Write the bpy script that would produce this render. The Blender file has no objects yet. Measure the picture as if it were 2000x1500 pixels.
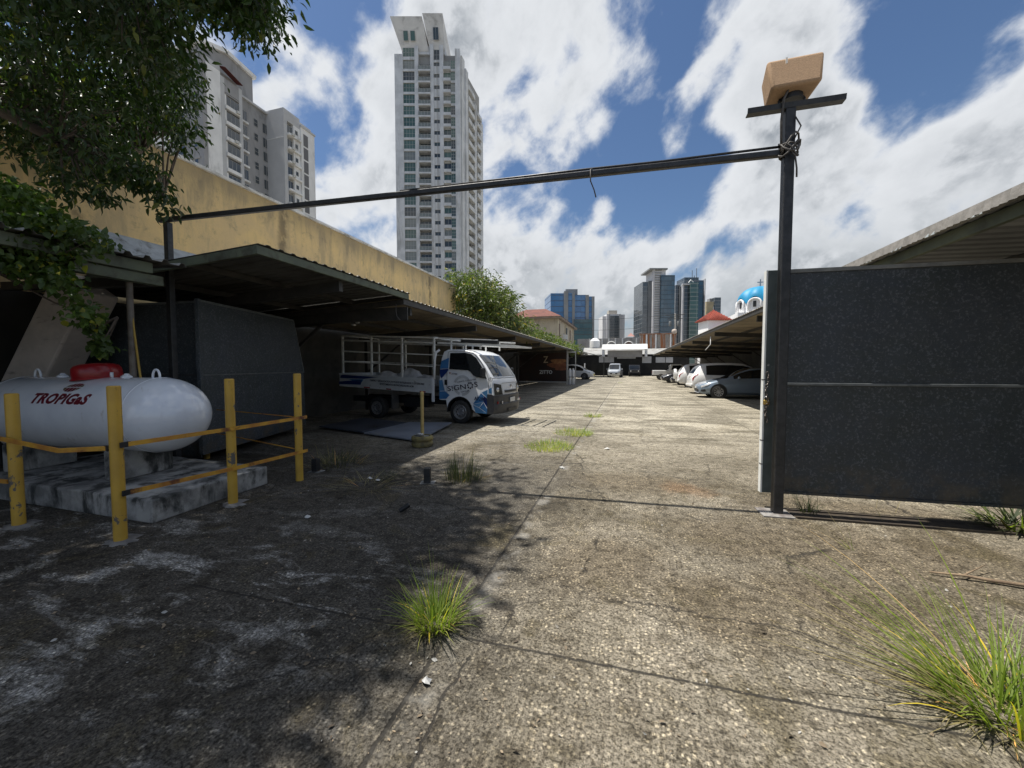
import bpy, math, random
import numpy as np
from mathutils import Vector, Matrix, Euler
R = math.radians
scene = bpy.context.scene
col = scene.collection
# ------------------------------------------------------------------ camera
F, EYE, PITCH, YAW = 765.0, 1.55, R(2.62), R(16.373)
cd = bpy.data.cameras.new("camera"); cam = bpy.data.objects.new("camera", cd); col.objects.link(cam)
cd.sensor_width = 36; cd.lens = F/2000*36; cd.clip_start = 0.05; cd.clip_end = 5000
cam.location = (0, 0, EYE); cam.rotation_euler = (math.pi/2-PITCH, 0, YAW)
scene.camera = cam
scene.render.resolution_x, scene.render.resolution_y = 1024, 768
scene.view_settings.view_transform = 'Standard'; scene.view_settings.look = 'None'
scene.view_settings.exposure = 0.45; scene.view_settings.gamma = 1.0
# surveying helpers: turn a sighted direction into a point on the ground, on a plane, or at a distance
FW = np.array([-math.sin(YAW)*math.cos(PITCH), math.cos(YAW)*math.cos(PITCH), -math.sin(PITCH)])
RT = np.array([math.cos(YAW), math.sin(YAW), 0.0]); UP = np.cross(RT, FW); C0 = np.array([0, 0, EYE])
def ray(u, v): return FW+RT*(u-1000)/F-UP*(v-750)/F
def G(u, v, z=0.0):
    d = ray(u, v); return C0+d*((z-EYE)/d[2])
def onX(u, v, X):
    d = ray(u, v); return C0+d*(X/d[0])
def onY(u, v, Y):
    d = ray(u, v); return C0+d*(Y/d[1])
def atD(u, v, z): return C0+ray(u, v)*z
def proj(p):
    d = np.asarray(p)-C0; z = d@FW
    return 1000+F*(d@RT)/z, 750-F*(d@UP)/z, z
# ------------------------------------------------------------------ sun and sky
SUN = Vector((-0.36, -0.021, 1.0)).normalized()
sl = bpy.data.lights.new("sun", 'SUN'); so = bpy.data.objects.new("sun", sl); col.objects.link(so)
sl.energy = 5.0; sl.angle = R(0.6); sl.color = (1.0, 0.955, 0.88)
so.rotation_euler = (-SUN).to_track_quat('-Z', 'Y').to_euler(); so.location = (0, 0, 30)

class NT:
    """small wrapper for node trees"""
    def __init__(s, tree): s.t = tree; s.n = tree.nodes; s.l = tree.links
    def put(s, sock, v):
        if isinstance(v, bpy.types.NodeSocket): s.l.new(v, sock)
        elif v is not None:
            if sock.type == 'RGBA' and not isinstance(v, (int, float)) and len(v) == 3: v = (*v, 1)
            sock.default_value = v
    def m(s, op, a, b=None, c=None, clamp=False):
        n = s.n.new('ShaderNodeMath'); n.operation = op; n.use_clamp = clamp
        for i, v in enumerate((a, b, c)): s.put(n.inputs[i], v)
        return n.outputs[0]
    def vm(s, op, a, b=None):
        n = s.n.new('ShaderNodeVectorMath'); n.operation = op
        s.put(n.inputs[0], a)
        if b is not None: s.put(n.inputs[1], b)
        return n.outputs['Value'] if op in ('DOT_PRODUCT', 'LENGTH') else n.outputs[0]
    def noise(s, vec, scale, detail=4, rough=0.55, dist=0.0, out=0):
        n = s.n.new('ShaderNodeTexNoise')
        if vec is not None: s.l.new(vec, n.inputs['Vector'])
        n.inputs['Scale'].default_value = scale; n.inputs['Detail'].default_value = detail
        n.inputs['Roughness'].default_value = rough; n.inputs['Distortion'].default_value = dist
        return n.outputs[out]
    def vor(s, vec, scale, feature='F1', out='Distance', rnd=1.0):
        n = s.n.new('ShaderNodeTexVoronoi'); n.feature = feature
        if vec is not None: s.l.new(vec, n.inputs['Vector'])
        n.inputs['Scale'].default_value = scale; n.inputs['Randomness'].default_value = rnd
        return n.outputs[out]
    def mr(s, v, a, b, c=0.0, d=1.0, smooth=True):
        n = s.n.new('ShaderNodeMapRange'); n.interpolation_type = 'SMOOTHSTEP' if smooth else 'LINEAR'
        s.put(n.inputs[0], v)
        for i, x in enumerate((a, b, c, d)): s.put(n.inputs[i+1], x)
        return n.outputs[0]
    def mix(s, f, a, b, mode='MIX'):
        n = s.n.new('ShaderNodeMix'); n.data_type = 'RGBA'; n.blend_type = mode
        s.put(n.inputs[0], f); s.put(n.inputs[6], a); s.put(n.inputs[7], b)
        return n.outputs[2]
    def comb(s, x, y, z):
        n = s.n.new('ShaderNodeCombineXYZ')
        for i, v in enumerate((x, y, z)): s.put(n.inputs[i], v)
        return n.outputs[0]
    def sep(s, v):
        n = s.n.new('ShaderNodeSeparateXYZ'); s.l.new(v, n.inputs[0]); return n.outputs
    def mapping(s, v, rot=(0, 0, 0), sc=(1, 1, 1), loc=(0, 0, 0)):
        n = s.n.new('ShaderNodeMapping'); s.l.new(v, n.inputs[0])
        n.inputs['Rotation'].default_value = rot; n.inputs['Scale'].default_value = sc; n.inputs['Location'].default_value = loc
        return n.outputs[0]
    def coord(s, which='Object'): return s.n.new('ShaderNodeTexCoord').outputs[which]
    def bump(s, h, strength=0.3, dist=0.01):
        n = s.n.new('ShaderNodeBump'); n.inputs['Strength'].default_value = strength; n.inputs['Distance'].default_value = dist
        s.l.new(h, n.inputs['Height']); return n.outputs[0]

world = bpy.data.worlds.new("World"); scene.world = world; world.use_nodes = True
def build_sky():
    w = NT(world.node_tree); w.n.clear()
    out = w.n.new('ShaderNodeOutputWorld'); bg = w.n.new('ShaderNodeBackground'); w.l.new(bg.outputs[0], out.inputs[0])
    sky = w.n.new('ShaderNodeTexSky'); sky.sky_type = 'NISHITA'; sky.sun_disc = False
    sky.sun_elevation = math.asin(SUN.z); sky.sun_rotation = math.atan2(SUN.x, SUN.y)
    sky.air_density = 1.2; sky.dust_density = 0.6; sky.ozone_density = 2.5
    d = w.vm('NORMALIZE', w.coord('Generated'))
    x, y, z = w.sep(d)
    # cloud streets run obliquely across the sky: stretch the noise along them
    ax = Vector(RT)*math.cos(R(46))+Vector((0, 0, 1))*math.sin(R(46)); ay = Vector((0, 0, 1))*math.cos(R(46))-Vector(RT)*math.sin(R(46)); az = Vector((FW[0], FW[1], 0))
    q = w.comb(w.m('MULTIPLY', w.vm('DOT_PRODUCT', d, tuple(ax)), .86), w.vm('DOT_PRODUCT', d, tuple(ay)), w.m('MULTIPLY', w.vm('DOT_PRODUCT', d, tuple(az)), .8))
    warp = w.noise(q, 3.0, 4, 0.5, 0.0, out=1)
    q = w.vm('ADD', q, w.vm('MULTIPLY', w.vm('SUBTRACT', warp, (.5, .5, .5)), (.10, .10, .10)))
    n1 = w.noise(q, 4.6, 3, 0.5, 0.0)
    n2 = w.noise(q, 9.5, 10, 0.58, 0.0)
    dens = w.m('ADD', w.m('MULTIPLY', n1, 0.95), w.m('MULTIPLY', n2, 0.80)); dens = w.m('SUBTRACT', dens, .233)
    # broad cloud banks (+) and clear gaps (-), as directions in the sky
    banks = [(600, 260, 11, .17), (700, 330, 10, .13), (1010, 40, 12, .22), (930, 130, 7, .12), (1080, 470, 13, .17), (1180, 130, 3.5, .10), (1110, 230, 4, .08), (1060, 300, 4, .10), (1520, 80, 7, .13), (1640, 60, 8, .16), (1430, 150, 5, .10),
             (1900, 240, 12, .20), (1700, 400, 13, .20), (1200, 560, 11, .14), (1450, 540, 9, .14), (1000, 560, 9, .15), (1340, 240, 4, .10), (1620, 170, 7, .14), (1740, 240, 5, .10), (1900, 420, 12, .18), (1500, 480, 7, .12), (1420, 400, 3, .08),
             (560, 155, 5, -.13), (690, 30, 4.5, -.08), (1225, 200, 5.5, -.17), (1290, 50, 5, -.13), (1290, 345, 6, -.18), (1200, 330, 4, -.12), (1410, 255, 3.5, -.10), (965, 225, 4, -.16), (1400, 340, 4, -.12),
             (1800, 95, 7, -.26), (1960, 60, 7, -.18), (1190, 390, 5, -.14), (1450, 430, 3.5, -.10), (1800, 20, 5, -.12), (1360, 30, 4, -.10), (985, 380, 3, -.10)]
    for u, v, r, wt in banks:
        c = Vector(ray(u, v)).normalized()
        dt = w.vm('DOT_PRODUCT', d, tuple(c))
        g = w.mr(dt, math.cos(R(r*1.5)), 1.0, 0.0, wt*(.42 if wt > 0 else .62))
        dens = w.m('ADD', dens, g)
    # unseen cloud overhead and behind thinned to lower the ambient light
    back = w.mr(w.vm('DOT_PRODUCT', d, tuple(Vector((FW[0], FW[1], 0.45)).normalized())), 0.25, 0.60, -0.06, 0.0)
    dens = w.m('ADD', dens, back)
    lowc = w.mr(z, 0.0, 0.24, 0.10, 0.0); dens = w.m('ADD', dens, lowc)
    mask = w.mr(dens, 0.515, 0.735)
    core = w.mr(dens, 0.62, 1.00)
    up_ = w.noise(w.vm('ADD', q, tuple(Vector((-.02, .035, 0)))), 9.5, 10, 0.58, 0.0)          # density a little towards the light
    lit = w.mr(w.m('SUBTRACT', n2, up_), -.10, .09)
    shade = w.m('MULTIPLY', core, w.m('ADD', .30, w.m('MULTIPLY', w.m('SUBTRACT', 1.0, lit), .75)), clamp=True); shade = w.m('MULTIPLY', shade, w.mr(w.noise(q, 21, 6, .62), .30, .70, .55, 1.05))
    ccol = w.mix(shade, (9.8, 10.1, 10.5), (3.9, 4.3, 4.8))
    rim = w.mr(dens, 0.54, 0.69); ccol = w.mix(rim, (8.2, 8.9, 9.8), ccol)
    lowgrey = w.m('MULTIPLY', w.mr(z, 0.03, 0.36, 0.85, 0.0), w.mr(n2, .60, .40))
    ccol = w.mix(lowgrey, ccol, (4.2, 4.7, 5.1))
    base = w.mix(1.0, sky.outputs[0], (0.86, 0.98, 1.14), 'MULTIPLY')
    fin = w.mix(mask, base, ccol)
    w.l.new(fin, bg.inputs['Color']); bg.inputs['Strength'].default_value = 0.06
build_sky()
world.cycles.sampling_method = 'MANUAL'; world.cycles.sample_map_resolution = 1024

# ------------------------------------------------------------------ materials
MATS = {}
def pmat(name, c1, c2=None, scale=4.0, rough=0.7, metal=0.0, bump=0.0, bscale=40.0, coat=0.0, spec=0.5, stretch=(1, 1, 1), detail=6, lo=0.35, hi=0.65,
         grime=None, gscale=1.5, glo=.5, ghi=.7, gstretch=(1, 1, 1)):
    if name in MATS: return MATS[name]
    m = bpy.data.materials.new(name); m.use_nodes = True; t = NT(m.node_tree)
    b = t.n['Principled BSDF']
    b.inputs['Roughness'].default_value = rough; b.inputs['Metallic'].default_value = metal
    b.inputs['Coat Weight'].default_value = coat; b.inputs['Specular IOR Level'].default_value = spec
    co = t.coord('Object'); cs = t.mapping(co, sc=stretch)
    if c2 is None: c2 = tuple(x*0.82 for x in c1)
    f = t.mr(t.noise(cs, scale, detail, 0.6), lo, hi)
    c = t.mix(f, c1, c2)
    if grime:
        g = t.mr(t.noise(t.mapping(co, sc=gstretch, loc=(3, 7, 1)), gscale, 8, 0.65, 0.4), glo, ghi); c = t.mix(g, c, grime)
    t.l.new(c, b.inputs['Base Color'])
    if bump: t.l.new(t.bump(t.noise(co, bscale, 5, 0.6), bump, 0.01), b.inputs['Normal'])
    MATS[name] = m; return m
def glassmat(name, c, rough=0.05, spec=0.8):
    return pmat(name, c, tuple(x*1.25 for x in c), 0.6, rough, spec=spec)

def concrete_lot():
    m = bpy.data.materials.new('lot_concrete'); m.use_nodes = True; t = NT(m.node_tree); b = t.n['Principled BSDF']
    P = t.coord('Object'); x, y, z = t.sep(P)
    big = t.noise(P, 0.55, 7, 0.6, 0.3); mid = t.noise(P, 2.6, 7, 0.62, 0.4)
    streak = t.noise(t.mapping(P, sc=(0.55, 1.15, 1)), 0.9, 9, 0.70, 0.4)
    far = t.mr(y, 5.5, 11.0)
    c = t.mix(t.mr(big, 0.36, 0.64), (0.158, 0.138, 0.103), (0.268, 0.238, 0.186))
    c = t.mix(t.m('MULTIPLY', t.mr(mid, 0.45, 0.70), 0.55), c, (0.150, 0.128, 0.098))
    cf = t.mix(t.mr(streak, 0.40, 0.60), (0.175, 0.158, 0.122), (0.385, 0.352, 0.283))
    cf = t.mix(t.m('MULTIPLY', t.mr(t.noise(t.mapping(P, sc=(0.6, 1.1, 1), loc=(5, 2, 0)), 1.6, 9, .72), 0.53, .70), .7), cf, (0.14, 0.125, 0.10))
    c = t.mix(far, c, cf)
    # rust-brown water stains near the gate
    def spot(cx, cy, rx, ry):
        dx = t.m('DIVIDE', t.m('SUBTRACT', x, cx), rx); dy = t.m('DIVIDE', t.m('SUBTRACT', y, cy), ry)
        return t.mr(t.m('ADD', t.m('SQRT', t.m('ADD', t.m('MULTIPLY', dx, dx), t.m('MULTIPLY', dy, dy))), t.m('MULTIPLY', t.m('SUBTRACT', mid, 0.5), 1.6)), 0.35, 1.1, 1.0, 0.0)
    br = spot(1.9, 3.9, 2.2, .75)
    for s in [(-0.1, 3.1, .7, .7), (0.1, 5.4, 1.2, 0.6), (0.6, 2.75, .6, .5), (2.4, 5.0, 1.4, .5), (1.3, 3.0, .8, .5)]: br = t.m('MAXIMUM', br, spot(*s))
    c = t.mix(t.m('MULTIPLY', br, 0.58), c, (0.105, 0.080, 0.048))
    c = t.mix(t.m('MULTIPLY', spot(0.75, 5.3, .35, .35), 0.38), c, (0.20, 0.10, 0.04))
    # damp black mould over the left half, painted dark also to deepen tree shade
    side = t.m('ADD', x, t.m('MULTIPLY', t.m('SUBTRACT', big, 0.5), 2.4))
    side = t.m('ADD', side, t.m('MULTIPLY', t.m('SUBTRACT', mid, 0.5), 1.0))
    mould_shade = t.m('MULTIPLY', t.mr(side, -0.15, -1.5, 0, 1), t.mr(y, 7.0, 5.0, 0.25, 1.0))
    c = t.mix(t.m('MULTIPLY', mould_shade, 0.86), c, (0.058, 0.053, 0.046))
    lich = t.noise(t.mapping(P, rot=(0, 0, R(35)), sc=(0.7, 1.7, 1), loc=(2, 0, 0)), 2.1, 9, 0.70, 0.5)
    lm = t.m('MULTIPLY', t.mr(lich, 0.50, 0.62), t.mr(side, -0.9, -2.4, 0, 1))
    lm = t.m('MULTIPLY', lm, t.mr(y, 3.2, 2.2, 0.22, 1.0))
    c = t.mix(t.m('MULTIPLY', lm, 0.82), c, (0.40, 0.39, 0.37))
    blot = t.m('MULTIPLY', t.mr(t.noise(t.mapping(P, loc=(1, 6, 0), sc=(1, .8, 1)), .85, 9, .72, .5), .50, .64), t.mr(y, 14.0, 6.0, .25, .75)); c = t.mix(blot, c, t.mix(1.0, c, (.50, .47, .40), 'MULTIPLY'))
    # exposed aggregate
    mot = t.noise(t.mapping(P, loc=(4, 4, 0)), 11, 6, .7, .3); c = t.mix(t.m('MULTIPLY', t.mr(mot, .47, .62), .75), c, t.mix(1.0, c, (.36, .345, .31), 'MULTIPLY'))
    moss = t.m('MULTIPLY', t.mr(t.noise(t.mapping(P, loc=(9, 1, 0)), 1.5, 8, .7, .4), .54, .66), t.mr(y, 6.5, 4.5, 0, .6)); c = t.mix(moss, c, (.085, .070, .038))
    near = t.mr(y, 12.0, 4.0)
    v1 = t.vor(P, 46, 'F1', 'Distance'); vc = t.vor(P, 46, 'F1', 'Color'); vr = t.sep(vc)[0]
    ag = t.m('MULTIPLY', t.mr(v1, 0.50, 0.22), t.mr(vr, 0.45, 0.60))
    ag = t.m('MULTIPLY', ag, t.mr(t.noise(P, 3.5, 4, .6), .36, .56, .30, 1))
    c = t.mix(t.m('MULTIPLY', ag, 0.80), c, t.mix(1.0, c, (2.7, 2.65, 2.5), 'MULTIPLY'))
    fine = t.noise(P, 60, 5, 0.75)
    c = t.mix(t.m('MULTIPLY', t.mr(fine, 0.54, 0.40), t.m('ADD', .20, t.m('MULTIPLY', near, 0.70))), c, t.mix(1.0, c, (0.20, 0.19, 0.17), 'MULTIPLY'))
    v3 = t.vor(P, 150, 'F1', 'Color')
    c = t.mix(0.45, c, t.mix(1.0, c, t.mix(t.mr(t.sep(v3)[0], 0.2, .8), (0.55, 0.55, 0.55), (1.55, 1.55, 1.52)), 'MULTIPLY'))
    broom = t.noise(t.mapping(P, sc=(55, 2.2, 1)), 1.0, 3, .6)
    c = t.mix(t.m('MULTIPLY', t.mr(broom, .52, .66), t.m('MULTIPLY', t.mr(y, 2.3, 1.7), .45)), c, t.mix(1.0, c, (.45, .43, .40), 'MULTIPLY'))
    # slab joints and cracks
    wob = t.m('MULTIPLY', t.m('SUBTRACT', t.noise(P, 1.6, 6, 0.7), 0.5), 0.16)
    wob2 = t.m('MULTIPLY', t.m('SUBTRACT', t.noise(P, 1.1, 7, 0.7), 0.5), 0.9)
    fw_ = t.m('SUBTRACT', t.noise(P, 9, 4, .6), 0.5)
    fw_ = t.m('MULTIPLY', fw_, 0.03)
    def line(v, v0, wd): return t.mr(t.m('ABSOLUTE', t.m('SUBTRACT', t.m('ADD', v, fw_), v0)), wd*0.5, wd*1.2, 1.0, 0.0)
    J = line(x, -0.97, 0.012)
    J = t.m('MAXIMUM', J, t.m('MULTIPLY', line(t.m('ADD', y, t.m('MULTIPLY', x, -0.02)), 2.02, 0.009), t.mr(x, -3.0, -2.9)))
    for yy in (9.0, 13.2, 17.4, 21.6, 25.8, 30.0, 34.2, 38.4, 42.6): J = t.m('MAXIMUM', J, line(y, yy, 0.02))
    J = t.m('MAXIMUM', J, t.m('MULTIPLY', line(x, 2.9, 0.012), t.mr(y, 8.0, 8.5, 0, .7)))
    K = line(t.m('ADD', x, t.m('MULTIPLY', wob, 1.3)), -0.78, 0.008); K = t.m('MULTIPLY', K, t.mr(y, 1.95, 1.85))
    K = t.m('MAXIMUM', K, t.m('MULTIPLY', line(t.m('ADD', y, t.m('ADD', wob2, t.m('MULTIPLY', x, 0.22))), 2.55, 0.006), 0.8))
    K = t.m('MAXIMUM', K, t.m('MULTIPLY', line(t.m('ADD', x, wob2), 0.35, 0.005), t.m('MULTIPLY', t.mr(y, 2.2, 2.05, 1, 0), 0.7)))
    K = t.m('MAXIMUM', K, t.m('MULTIPLY', line(t.m('ADD', x, t.m('MULTIPLY', wob2, .9)), -2.05, 0.006), 0.6))
    wv = t.vm('ADD', P, t.vm('MULTIPLY', t.noise(P, 2.4, 6, .7, out=1), (.35, .35, 0)))
    ce = t.vor(wv, .62, 'DISTANCE_TO_EDGE'); cr = t.m('MULTIPLY', t.mr(ce, .0015, .0065, 1, 0), t.m('MULTIPLY', t.mr(t.noise(t.mapping(P, loc=(2, 8, 0)), .8, 4, .6), .47, .56), t.mr(y, 9, 6, 0, .9)))
    K = t.m('MAXIMUM', K, cr)
    JK = t.m('MAXIMUM', J, K)
    c = t.mix(t.m('MULTIPLY', JK, 0.85), c, (0.022, 0.020, 0.017))
    lip = t.m('MULTIPLY', t.mr(t.m('ABSOLUTE', t.m('SUBTRACT', x, -0.90)), 0.02, 0.10, 0.32, 0.0), t.mr(mid, .47, .62))
    c = t.mix(lip, c, (0.40, 0.385, 0.35))
    t.l.new(c, b.inputs['Base Color']); b.inputs['Roughness'].default_value = 0.88; b.inputs['Specular IOR Level'].default_value = 0.25
    h = t.m('ADD', t.m('MULTIPLY', ag, 0.6), t.m('MULTIPLY', fine, 1.0)); h = t.m('SUBTRACT', h, t.m('MULTIPLY', JK, 3.0)); h = t.m('ADD', h, t.m('MULTIPLY', mid, 1.2))
    t.l.new(t.bump(h, 0.55, 0.006), b.inputs['Normal'])
    return m

def gate_metal(name='gate_sheet_metal', k=1.0):
    m = bpy.data.materials.new(name); m.use_nodes = True; t = NT(m.node_tree); b = t.n['Principled BSDF']
    P = t.coord('Object')
    n = t.noise(P, 46, 4, 0.65); n2 = t.noise(P, 1.3, 5, 0.6)
    c = t.mix(t.mr(n2, .35, .65), (0.040*k, 0.050*k, 0.052*k), (0.046*k, 0.056*k, 0.068*k))
    c = t.mix(t.m('MULTIPLY', t.mr(n, 0.52, 0.66), 0.75), c, (0.150*k, 0.162*k, 0.180*k))
    scr = t.noise(t.mapping(P, sc=(1.2, 1, 40)), 1.5, 5, .6); c = t.mix(t.m('MULTIPLY', t.mr(scr, .60, .72), .5), c, (.10*k, .11*k, .115*k))
    drt = t.m('MULTIPLY', t.mr(t.sep(P)[2], .62, .2), t.mr(t.noise(P, 4, 7, .7), .42, .62)); c = t.mix(t.m('MULTIPLY', drt, .85), c, (.085, .070, .050))
    t.l.new(c, b.inputs['Base Color']); b.inputs['Roughness'].default_value = 0.5
    hb = t.m('ADD', t.m('MULTIPLY', n, .004), t.m('MULTIPLY', t.noise(P, 1.8, 3, .5), .07))
    t.l.new(t.bump(hb, 0.6, 1.0), b.inputs['Normal']); return m

def wall_yellow():
    m = bpy.data.materials.new('ochre_painted_render'); m.use_nodes = True; t = NT(m.node_tree); b = t.n['Principled BSDF']
    P = t.coord('Object'); x, y, z = t.sep(P)
    n = t.noise(P, 0.9, 8, 0.65, 0.3); v = t.noise(t.mapping(P, sc=(1, 1.1, 0.22)), 1.7, 8, 0.7, 0.2)
    c = t.mix(t.mr(n, .36, .64), (0.74, 0.54, 0.25), (0.64, 0.475, 0.25))
    c = t.mix(t.m('MULTIPLY', t.mr(v, .46, .66), .85), c, (0.44, 0.345, 0.20))
    c = t.mix(t.m('MULTIPLY', t.mr(t.noise(P, 3.2, 9, .75), .52, .68), .60), c, (0.26, 0.215, 0.14))
    top = t.m('MULTIPLY', t.mr(t.m('ADD', z, t.m('MULTIPLY', t.m('SUBTRACT', v, .5), 1.5)), 5.2, 5.95), .5)
    c = t.mix(top, c, (0.17, 0.15, 0.11))
    for y0 in (8.9, 4.6, 17.4):
        st = t.mr(t.m('ABSOLUTE', t.m('ADD', t.m('SUBTRACT', y, y0), t.m('MULTIPLY', t.m('SUBTRACT', n, .5), .5))), .03, .22, .65, 0)
        c = t.mix(t.m('MULTIPLY', st, t.mr(t.noise(t.mapping(P, loc=(0, 3, 9)), 2.0, 6, .7), .40, .55)), c, (0.085, 0.07, 0.05))
    gb = t.noise(t.mapping(P, loc=(0, 9, 2)), 1.2, 7, .7, .6)
    c = t.mix(t.m('MULTIPLY', t.mr(gb, .60, .70), .45), c, (0.20, 0.21, 0.17))
    t.l.new(c, b.inputs['Base Color']); b.inputs['Roughness'].default_value = 0.9
    t.l.new(t.bump(t.noise(P, 22, 6, .65), .35, .02), b.inputs['Normal']); return m

def leafmat(name, ca, cb, cc, trans=0.35, rough=0.45):
    m = bpy.data.materials.new(name); m.use_nodes = True; t = NT(m.node_tree); b = t.n['Principled BSDF']
    g = t.n.new('ShaderNodeNewGeometry'); r = g.outputs['Random Per Island']
    P = t.coord('Object')
    c = t.mix(t.mr(r, 0.0, 1.0, smooth=False), ca, cb); c = t.mix(t.mr(t.noise(P, .9, 4), .45, .68), c, cc)
    c = t.mix(t.mr(r, .95, .96), c, tuple(x*y for x, y in zip(cb, (2.6, 1.6, 1.0))))
    t.l.new(c, b.inputs['Base Color']); b.inputs['Roughness'].default_value = rough; b.inputs['Specular IOR Level'].default_value = .4
    tr = t.n.new('ShaderNodeBsdfTranslucent'); t.l.new(t.mix(1.0, c, (1.5, 1.9, .6), 'MULTIPLY'), tr.inputs[0])
    ms = t.n.new('ShaderNodeMixShader'); ms.inputs[0].default_value = trans
    t.l.new(b.outputs[0], ms.inputs[1]); t.l.new(tr.outputs[0], ms.inputs[2])
    t.l.new(ms.outputs[0], t.n['Material Output'].inputs[0]); return m

def corrugated(name, c1, c2, rust):
    return pmat(name, c1, c2, 1.6, 0.6, 0.0, 0.1, 30, grime=rust, gscale=1.1, gstretch=(.4, 1, 1))

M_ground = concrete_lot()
M_gate = gate_metal(k=.72); M_gate_l = gate_metal('gate_sheet_grey', .95)
M_yellow = wall_yellow()
M_black = pmat('black_painted_steel', (0.012, 0.013, 0.014), (0.03, 0.03, 0.032), 14, 0.45, bump=.15, grime=(.05, .035, .025), gscale=6, glo=.62, ghi=.75)
M_green = pmat('dull_green_steel', (0.13, 0.15, 0.10), (0.09, 0.105, 0.075), 3, 0.65, grime=(0.05, 0.045, 0.03), gscale=3)
M_under = corrugated('grey_brown_roof_sheet', (0.115, 0.112, 0.10), (0.08, 0.078, 0.07), (0.05, 0.045, 0.035))
M_under2 = corrugated('tan_roof_sheet', (0.29, 0.235, 0.155), (0.22, 0.18, 0.12), (0.10, 0.075, 0.05))
M_rooftop = pmat('weathered_roof_top', (.52, .51, .48), (.42, .41, .38), 1.5, .6, grime=(.25, .23, .20), gscale=1.5)
M_darksteel = pmat('dark_roof_steel', (0.035, 0.035, 0.032), (0.06, 0.055, 0.05), 5, 0.6)
M_zinc = pmat('bare_zinc', (0.55, 0.60, 0.60), (0.42, 0.45, 0.45), 8, 0.35, 0.6)
M_white = pmat('white_gloss_paint', (0.80, 0.81, 0.82), (0.74, 0.75, 0.76), 2, 0.22, coat=.4)
M_tank = pmat('tank_white_enamel', (0.78, 0.81, 0.85), (0.70, 0.73, 0.78), 2.2, 0.16, bump=.05, bscale=26, coat=.5, grime=(0.40, 0.36, 0.31), gscale=5.0, glo=.60, ghi=.80, gstretch=(1.5, 1.5, .5))
M_bollard = pmat('chipped_yellow_paint', (0.56, 0.345, 0.05), (0.46, 0.28, 0.045), 3, 0.45, bump=.25, bscale=30, grime=(0.11, 0.10, 0.09), gscale=11, glo=.595, ghi=.625, gstretch=(1, 1, .6))
M_rusty = pmat('rusted_bar', (0.58, 0.32, 0.035), (0.40, 0.17, 0.03), 5, 0.6, grime=(0.13, 0.045, 0.02), gscale=4, glo=.52, ghi=.66)
M_pad = pmat('stained_pad_concrete', (0.38, 0.375, 0.355), (0.16, 0.16, 0.155), 3.4, 0.9, bump=.6, bscale=30, grime=(0.035, 0.037, 0.035), gscale=3.5, glo=.45, ghi=.62, gstretch=(1, 1, .5))
M_slab = pmat('bare_plaster', (0.54, 0.475, 0.42), (0.42, 0.37, 0.33), 2.5, 0.9, bump=.4, bscale=18, grime=(0.11, 0.095, 0.085), gscale=2.2, glo=.55, ghi=.68, gstretch=(.6, 1, 2.0))
M_red = pmat('red_dome_paint', (0.36, 0.012, 0.016), (0.26, 0.012, 0.015), 4, 0.35, coat=.2, grime=(.10, .02, .02), gscale=6, glo=.6)
M_logo = pmat('maroon_lettering', (0.16, 0.008, 0.02), None, 4, 0.4)
M_olive = pmat('olive_lettering', (0.12, 0.085, 0.03), None, 4, 0.4)
M_tan = pmat('tan_textured_plastic', (0.43, 0.28, 0.165), (0.37, 0.24, 0.14), 60, 0.85, bump=.4, bscale=120)
M_cable = pmat('grey_cable', (0.10, 0.09, 0.08), (0.05, 0.045, 0.04), 20, 0.6)
M_rubber = pmat('tyre_rubber', (0.018, 0.018, 0.018), (0.03, 0.03, 0.03), 9, 0.8)
M_rim = pmat('wheel_steel', (0.42, 0.42, 0.43), (0.30, 0.30, 0.31), 12, 0.35, 0.7)
M_dark = pmat('black_plastic', (0.016, 0.017, 0.019), None, 5, 0.5)
M_glass = glassmat('vehicle_glass', (0.010, 0.012, 0.014), 0.04)
M_truckw = pmat('truck_white_paint', (0.80, 0.82, 0.84), (0.72, 0.74, 0.76), 1.5, 0.25, coat=.4)
M_brick = pmat('roof_tile_red', (0.27, 0.042, 0.020), (0.17, 0.028, 0.015), 5, 0.75, bump=.4, bscale=8)

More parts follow.
